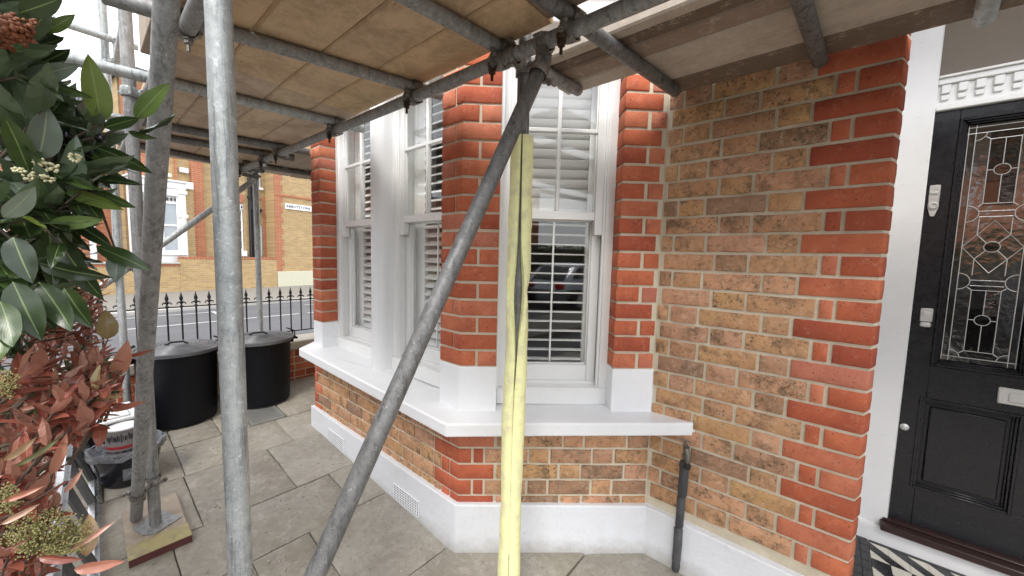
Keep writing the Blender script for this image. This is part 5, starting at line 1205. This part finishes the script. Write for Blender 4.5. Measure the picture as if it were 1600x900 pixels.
def twig(tip, back, ln, nl, meshes, parent, stuff, sc=1, cap=270, spread=.75, stems=True, updir=(0, 0, .5)):
    """a twig growing from tip-back*ln to tip, leaves spiralling round it"""
    tip = Vector(tip); back = Vector(back).normalized(); p0 = tip - back * ln
    if stems: stem([p0, p0.lerp(tip, .5) + Vector((0, 0, -.006)), tip], .0028, .0013, parent)
    x = back.orthogonal().normalized(); y = back.cross(x)
    for i in range(nl):
        t = (i + .5) / nl; a = i * 2.4 + rl_.uniform(-.3, .3); rad = x * math.cos(a) + y * math.sin(a)
        op = spread * (1.15 - .65 * t); d = back * math.cos(op * 1.2) + rad * math.sin(op * 1.2) + Vector(updir) * .3
        put(meshes, parent, p0.lerp(tip, .25 + .75 * t), d, rl_.uniform(-.5, .5), sc * rl_.uniform(.8, 1.12), stuff, cap)
# hand placed outer leaves (pixel of the leaf base, pixel of its tip, distance)
def leaf2(a, b_, d0, d1, me, roll=0.0, parent=lr, w=1.0):
    p0, p1 = at(*a, d0), at(*b_, d1); d = p1 - p0; ln = d.length; base = max(v.co.x for v in me.vertices)
    tocam = (Vector((0, 0, H)) - (p0 + p1) / 2).normalized(); X = d.normalized(); Z = (tocam - X * tocam.dot(X)).normalized(); Y = Z.cross(X)
    Rm = Matrix((X, Y, Z)).transposed() @ Matrix.Rotation(roll, 3, 'X'); s = ln / base; w *= .8
    o = inst(me, 'leaf', p0, parent, Rm.to_euler(), (s, s * w, s)); nleaf[0] += 1; return o
hero = [((158, 192), (143, 88), .96, .93, 0, .25, 1.25), ((212, 186), (258, 130), .97, .93, 0, -.3, 1.1), ((162, 200), (222, 180), .95, .92, 2, .2, 1.2), ((205, 208), (287, 188), .97, .9, 0, 1.25, .5), ((200, 205), (243, 218), .97, .95, 4, .5, 1), ((150, 230), (250, 268), .96, .92, 2, .4, 1.1), ((146, 262), (212, 266), .97, .92, 3, 1.1, .8), ((140, 280), (214, 282), .98, .93, 0, -.7, .9),
        ((60, 250), (82, 172), .92, .90, 3, .3, 1.5), ((45, 268), (14, 182), .91, .88, 0, .4, 1.3), ((110, 150), (20, 140), .92, .86, 2, 1.2, .6), ((150, 300), (205, 325), .95, .91, 0, .5, 1.2), ((110, 345), (190, 390), .98, .93, 2, .2, 1), ((150, 385), (234, 418), 1.0, .95, 0, -.35, 1.15), ((185, 395), (178, 436), .99, .96, 3, .2, 1.6),
        ((30, 60), (85, 25), .9, .88, 1, .4, 1.4), ((70, 50), (117, 25), .95, .93, 0, .2, 1.1), ((60, 70), (112, 62), .96, .93, 2, -.4, 1), ((60, 100), (108, 82), .97, .93, 0, .4, 1.2), ((40, 120), (118, 108), .94, .9, 3, .3, 1.2), ((80, 130), (122, 150), .96, .92, 1, .4, 1.1), ((30, 20), (98, 0), .86, .84, 0, .3, 1.6),
        ((5, 340), (60, 300), .86, .84, 3, .5, 1.5), ((75, 350), (160, 345), .9, .88, 0, .2, 1.3), ((20, 370), (45, 440), .85, .82, 0, .3, 1.6), ((60, 440), (125, 520), .88, .85, 2, .3, 1.3), ((100, 450), (138, 512), .9, .87, 4, .4, 1.3), ((20, 440), (60, 530), .86, .83, 0, .2, 1.4), ((95, 380), (150, 470), .92, .88, 0, .6, 1.1), ((0, 470), (30, 545), .84, .82, 2, .3, 1.5), ((60, 410), (150, 440), .9, .86, 1, .5, 1.2), ((100, 300), (205, 322), .94, .9, 2, .5, 1.1)]
for a, b_, d0, d1, mi, ro, w_ in hero: leaf2(a, b_, d0, d1, BL[mi], ro, lr, w_)
stem([at(40, 255, 1.0), at(100, 225, .98), at(150, 215, .97), at(212, 190, .97)], .004, .0016, lr); stem([at(0, 330, 1.02), at(60, 280, 1.0), at(100, 225, .98)], .005, .003, lr); stem([at(60, 200, 1.0), at(30, 120, .98), at(0, 70, .95)], .005, .003, lr); stem([at(100, 225, .98), at(158, 192, .96)], .003, .0015, lr); stem([at(90, 260, 1.0), at(150, 305, .97), at(180, 390, .99)], .003, .0015, lr)
def xmax(y):
    pts = [(-120, 60), (0, 70), (60, 80), (100, 70), (130, 85), (160, 120), (200, 160), (260, 180), (300, 160), (350, 120), (420, 130), (480, 110), (530, 60), (560, 0)]
    for (a, b_), (c, d) in zip(pts, pts[1:]):
        if a <= y <= c: return b_ + (d - b_) * (y - a) / (c - a)
    return 0
lim[0] = lambda y: xmax(y)
for i in range(135):
    y = rl_.uniform(-60, 530); x = xmax(y) - abs(rl_.gauss(0, 70)) - 12
    d = rl_.uniform(.9, 1.3) if x > -60 else rl_.uniform(.7, 1.1)
    p = at(x, y, d); back = Vector((-p.x * .25 + .2, .35 + rl_.uniform(-.2, .3), rl_.uniform(-.5, .5))); twig(p, back, rl_.uniform(.08, .16), 7, BL[:3] + BL[:2] + [BL[3]] if rl_.random() < .35 else BL[:3], lr, lstuff, 1, 282)
for i in range(260):
    x = rl_.uniform(-2.3, -.95); z = rl_.uniform(.95, 2.75); y = rl_.uniform(-.75, -.09 - .03 * abs(x)); twig((x, y, z), (rl_.uniform(-.5, .5), rl_.uniform(.1, .8), rl_.uniform(-.3, .6)), .12, 7, BL[:3], lr, lstuff, 1.05, 0, stems=False)
lstuff.build('inner_foliage', M['bay'], lr)
for (x, y) in ((-1.2, -.35), (-1.45, -.4), (-1.1, -.5)): stem([(x, y, -.02), (x + .05, y + .03, .8), (x + .02, y + .08, 1.5), (x + .1, y + .12, 2.3)], .022, .008, lr, 'trunk')
for (x, y) in ((103, 212), (94, 219), (157, 216), (90, 228), (112, 226), (136, 236)):
    c = at(x, y, .955); MB().lathe(c - Vector((0, 0, .007)), [(.0005, 0), (.005, .0015), (.0072, .006), (.0062, .011), (.0005, .0145)], 14).build('berry', M['berry'], lr, smooth=80)
for (x, y) in ((62, 253), (70, 260), (50, 280), (76, 278), (30, 268), (60, 270), (84, 262), (118, 246)):
    c = at(x, y, .90); mb = MB()
    for k_ in range(16):
        dd = Vector((rl_.gauss(0, 1), rl_.gauss(0, 1), rl_.gauss(0, 1))).normalized() * .0055; mb.lathe(c + dd, [(.0003, -.002), (.0018, -.0005), (.0021, .001), (.0003, .003)], 6, axis=dd)
    mb.build('flower', M['cream'], lr, smooth=60)
mb = MB()
for i in range(190):
    u = rl_.gauss(0, .5); v_ = rl_.gauss(0, .5); 
    if u * u + v_ * v_ > 1: continue
    p = at(16 + 46 * u, 48 + 30 * v_, .86 - .02 * (1 - u * u - v_ * v_) + rl_.uniform(0, .012)); ax = Vector((rl_.uniform(-1, 1), rl_.uniform(-1, 1), rl_.uniform(-1, 1))); r = rl_.uniform(.0022, .0042)
    mb.lathe(p, [(.0002, -r), (r * .8, -r * .4), (r, .0), (r * .7, r * .7), (.0003, r * 1.4)], 6, axis=ax)
mb.build('seed_head', M['rustbud'], lr, smooth=60, kind='stuff', label='rusty orange dried seed head among the leaves')
# --- red photinia, lower left
ph = thing('photinia', (-1.2, -.35, 0), 'red leaved photinia shrub below the bay laurel by the ladder', 'shrub')
nleaf[0] = 0; rl_.seed(4); ps = Stuff(); psg = Stuff(); psh = Stuff()
def xm2(y):
    pts = [(395, 120), (430, 170), (480, 175), (520, 165), (560, 180), (600, 190), (640, 190), (665, 150), (700, 105), (740, 100), (790, 110), (840, 90), (870, 110), (900, 60), (960, 60)]
    for (a, b_), (c, d) in zip(pts, pts[1:]):
        if a <= y <= c: return b_ + (d - b_) * (y - a) / (c - a)
    return 60
hero2 = [((80, 742), (105, 680), .9, .86, 3, .2, 1.1), ((5, 720), (55, 690), .82, .80, 0, .5, 1.2), ((20, 730), (100, 683), .84, .82, 3, .6, .8), ((110, 860), (180, 815), .86, .84, 3, .2, .9), ((115, 890), (188, 882), .86, .84, 0, .3, 1.3), ((135, 870), (145, 812), .88, .86, 2, .2, 1.1), ((100, 770), (128, 738), .9, .88, 0, .3, 1), ((150, 652), (122, 640), 1.0, .98, 2, .2, 1.8), ((160, 665), (152, 690), 1.0, .98, 2, .3, 1.6), ((170, 640), (220, 632), 1.1, 1.06, 0, .4, 1.0), ((178, 590), (202, 540), 1.15, 1.1, 0, .3, 1.6), ((168, 530), (170, 495), 1.15, 1.12, 2, .2, 1.7), ((190, 556), (232, 553), 1.15, 1.1, 0, .7, .7), ((0, 785), (70, 760), .82, .8, 3, .3, 1), ((0, 820), (60, 790), .8, .79, 0, .2, 1), ((60, 870), (120, 880), .84, .82, 0, .5, 1), ((30, 640), (75, 628), .9, .87, 3, .5, 1), ((85, 600), (20, 590), .92, .9, 0, .5, 1), ((130, 585), (95, 625), .95, .93, 2, .2, 1.2), ((0, 860), (50, 842), .8, .79, 3, .7, .8), ((140, 600), (165, 575), 1.0, .98, 1, .2, 1.4)]
for a, b_, d0, d1, mi, ro, w_ in hero2: leaf2(a, b_, d0, d1, (PLM + PH)[mi], ro, ph, w_)
lim[0] = lambda y: xm2(y) if y > 395 else -500
for i in range(190):
    y = rl_.uniform(400, 930) if i % 3 else rl_.uniform(400, 640); x = xm2(y) - abs(rl_.gauss(0, 60)) - 8; far_ = y < 560; d = rl_.uniform(1.1, 1.9) if far_ else rl_.uniform(.86, 1.2)
    hot = y < 520; p = at(x, y, d); ms = PH if hot and rl_.random() < .8 else (PLM if rl_.random() < .78 else PG)
    twig(p, (rl_.uniform(-.2, .5), rl_.uniform(.1, .7), rl_.uniform(.1, .8)), rl_.uniform(.05, .10), 8, ms, ph, ps, .95 if not far_ else .85, 285, .9)
for i in range(620):
    x = rl_.uniform(-3.4, -.8); z = rl_.uniform(.1, 1.32); y = rl_.uniform(-.7, -.15 - .02 * abs(x)); r_ = rl_.random()
    if z > .45 and rl_.random() < .6: y += .10
    st, ms = (psg, PG) if r_ < .3 else ((psh, PH) if (z > 1.05 and r_ < .7) else (ps, PLM)); twig((x, y, z), (rl_.uniform(-.5, .5), rl_.uniform(0, .7), rl_.uniform(0, .8)), .08, 7, ms, ph, st, 1.05, 0, .95, stems=False)
ps.build('inner_foliage', M['photinia'], ph); psg.build('inner_foliage', M['photinia_green'], ph); psh.build('inner_foliage', M['photinia_hot'], ph)
for i in range(9):
    x = -.95 - i * .26; stem([(x, -.35, -.02), (x - .04, -.28, .4), (x + .03, -.22, .8), (x - .03, -.16, 1.15)], .012, .004, ph, 'trunk')
stem([at(30, 840, .95), at(70, 770, .93), at(95, 700, .95)], .004, .002, ph); stem([at(20, 640, .98), at(60, 600, 1.0), at(110, 570, 1.0)], .004, .002, ph)
def spray(cx, cy, d, w_, h_, n, seed):
    r = random.Random(seed); mb = MB(); base = at(cx - w_ * .2, cy + h_ * .9, d + .05)
    for i in range(n):
        a = r.uniform(0, 6.283); q_ = math.sqrt(r.random()); p = at(cx + w_ * q_ * math.cos(a), cy + h_ * q_ * math.sin(a) * .8, d + r.uniform(-.03, .03)); 
        if i % 4 == 0: mb.path([base.lerp(p, .35) + Vector((0, 0, .005)), base.lerp(p, .75), p], .0009, 4)
        for k_ in range(3):
            o = Vector((r.uniform(-.006, .006), r.uniform(-.006, .006), r.uniform(-.006, .006))); mb.lathe(p + o, [(.0002, -.0012), (.0012, 0), (.0002, .0014)], 5, axis=(r.uniform(-1, 1), r.uniform(-1, 1), 1))
    return mb.build('bud_spray', M['bud'], ph, smooth=60, kind='stuff')
spray(75, 835, .86, 70, 44, 330, 1); spray(8, 600, .86, 16, 24, 60, 2); spray(12, 780, .84, 20, 26, 60, 3)

# ================================================================ THE FRONT STREET BEHIND THE CAMERA (seen in the window reflections)
hd = thing('hedge', (0, -12.4, 0), 'clipped green hedge across the front street, seen only in reflections', 'hedge')
hs = Stuff(); rh = random.Random(5); HL = leaf_mesh('leaf', M['hedge'], .16, .10, .3, .3, 1, 0, 3)
for i in range(5200):
    x = rh.uniform(-14, 22); z = rh.uniform(0, 2.3); y = -11.9 - rh.random() ** 2 * .5 if rh.random() < .75 else rh.uniform(-12.9, -11.9)
    if y < -12.3: z = 2.3 - rh.random() * .2
    hs.add(HL, (x, y, z), (rh.uniform(-1, 1), rh.uniform(-.2, 1), rh.uniform(-.6, 1)), rh.uniform(-1, 1), rh.uniform(.8, 1.6))
hs.build('hedge_foliage', M['hedge'], hd); MB().box(WF, -14, 22, -12.8, -12.1, -.05, 2.15, .1).build('inner_branches', M['soil'], hd)
FH = Fr((0, -17), (-1, 0), (0, 1))
th = thing('terraced_house', (0, -18, 0), 'terrace of brick houses with white windows across the front street, seen only in reflections', 'house')
hl = []
for i in range(-5, 6): hl += [(i * 3.4, i * 3.4 + 1.3, 1.0, 2.7), (i * 3.4, i * 3.4 + 1.3, 3.9, 5.4)]
mb = wallholes(MB(), -20, 20, -.1, 6.6, hl, 0, .15, FH); mb.build('wall', M['far_red'], th, smooth=0, uvdir=(1, 0, 0))
for (a, b_, c, d) in hl:
    mb = MB()
    for q_ in ((a, a + .09, c, d), (b_ - .09, b_, c, d), ((a + b_) / 2 - .04, (a + b_) / 2 + .04, c, d)): mb.box(FH, q_[0], q_[1], -.14, .01, q_[2], q_[3], .01)
    mb.box(FH, a - .1, b_ + .1, -.1, .06, c - .14, c, .01); mb.box(FH, a, b_, -.12, .0, (c + d) / 2 - .03, (c + d) / 2 + .03, .01); W = mb.build('window', M['far_white'], th, smooth=0)
    MB().raw([FH.p(a, -.08, c), FH.p(b_, -.08, c), FH.p(b_, -.08, d), FH.p(a, -.08, d)], [(0, 1, 2, 3)]).build('pane', M['far_glass'], W, smooth=0)
MB().prism([(-20, -17.01), (20, -17.01), (20, -23), (-20, -23)], 6.6, 8.4, zt=lambda p: 6.8 if p[1] > -18 else 9.2).build('roof', M['slate'], th, smooth=0)
def car(x, y, mat, label, tailr=True):
    t = thing('parked_car', (x, y, -.07), label, 'car'); z0 = -.07
    prof = [(-2.05, .30), (-2.10, .55), (-2.02, .82), (-1.85, .95), (-1.45, 1.30), (-.95, 1.46), (.10, 1.47), (.62, 1.33), (1.12, .98), (1.75, .86), (2.05, .68), (2.10, .42), (2.02, .28)]
    vs_ = []; lay_ = [(-.78, .90, .93), (-.86, 1, .80), (-.88, 1, .5), (.88, 1, .5), (.86, 1, .80), (.78, .90, .93)]
    ws = [(-.80, 1.0), (.80, 1.0)]; n = len(prof); rows = []
    for wy in (-.62, -.80, -.88, .88, .80, .62):
        for (px_, pz) in prof:
            w_ = wy
            if pz > 1.0: w_ = wy * (1 - (pz - 1.0) * .42)
            ins = 1.0 if abs(wy) < .7 else (.995 if abs(wy) < .85 else .985)
            zz = pz if abs(wy) < .85 else (pz - .03 if pz > .6 else pz)
            vs_.append((x + px_ * ins, y + w_, z0 + zz))
    fs = []
    for r_ in range(5):
        for k_ in range(n): fs.append((r_ * n + k_, r_ * n + (k_ + 1) % n, (r_ + 1) * n + (k_ + 1) % n, (r_ + 1) * n + k_))
    fs += [tuple(range(n - 1, -1, -1)), tuple(5 * n + k_ for k_ in range(n))]
    MB().raw(vs_, fs).build('car_body', M[mat], t, smooth=45)
    for sy in (-1, 1):
        yy = y + sy * .80
        for wx in (-1.32, 1.33):
            w_ = MB().lathe((x + wx, yy, z0 + .32), [(.0, -.09), (.22, -.09), (.31, -.085), (.32, -.06), (.32, .06), (.31, .085), (.22, .09), (0, .09)], 24, axis=(0, 1, 0)).build('wheel', M['rubber'], t)
            MB().lathe((x + wx, yy + sy * .092, z0 + .32), [(0, .0), (.20, .0), (.21, .008), (0, .012)], 20, axis=(0, sy, 0)).build('rim', M['steel'], w_)
        for (a, b_, c, d) in ((-1.32, -.55, -1.22, -.50), (-.48, .28, -.44, .22), (.36, .92, .36, .60)):
            MB().raw([(x + a, yy + sy * .075, z0 + .98), (x + b_, yy + sy * .075, z0 + .98), (x + d, yy - sy * .055, z0 + 1.34), (x + c, yy - sy * .055, z0 + 1.32)], [(0, 1, 2, 3) if sy > 0 else (3, 2, 1, 0)]).build('side_window', M['far_dark'], t, smooth=0)
        MB().box(WF, x - 2.10, x - 1.98, y + sy * .62 - .16, y + sy * .62 + .16, z0 + .68, z0 + .86, .03).build('tail_light', M['tail'], t)
    MB().raw([(x - 1.83, y - .62, z0 + .98), (x - 1.83, y + .62, z0 + .98), (x - 1.47, y + .54, z0 + 1.33), (x - 1.47, y - .54, z0 + 1.33)], [(0, 1, 2, 3)]).build('rear_window', M['far_dark'], t, smooth=0)
car(2.6, -4.4, 'car', 'dark parked car on the front street, seen only in reflections'); car(8.0, -4.4, 'car2', 'silver parked car further along the front street, seen only in reflections')

# loose grit and paint chips on the paving
rg = random.Random(12); mb = MB()
for i in range(260):
    x = rg.uniform(-3.6, -.2); y = rg.uniform(.25, 1.1) if rg.random() < .6 else 1.15 - rg.random() ** 2 * .5
    if x > -1.3 and y > 1.1 + (x + 1.3) * .9: y -= .3
    z = gz(x) + .0015; r_ = rg.choice((.0025, .0035, .005, .0075)); n = 5; a0 = rg.uniform(0, 6)
    pts = [(x + r_ * rg.uniform(.6, 1.2) * math.cos(a0 + k_ * 1.2566), y + r_ * rg.uniform(.6, 1.2) * math.sin(a0 + k_ * 1.2566)) for k_ in range(n)]
    mb.prism(pts, z - .003, z + r_ * .5)
o = mb.build('grit', M['coping'], smooth=0, kind='stuff'); o['label'] = 'pale chips of paint and mortar scattered on the paving'
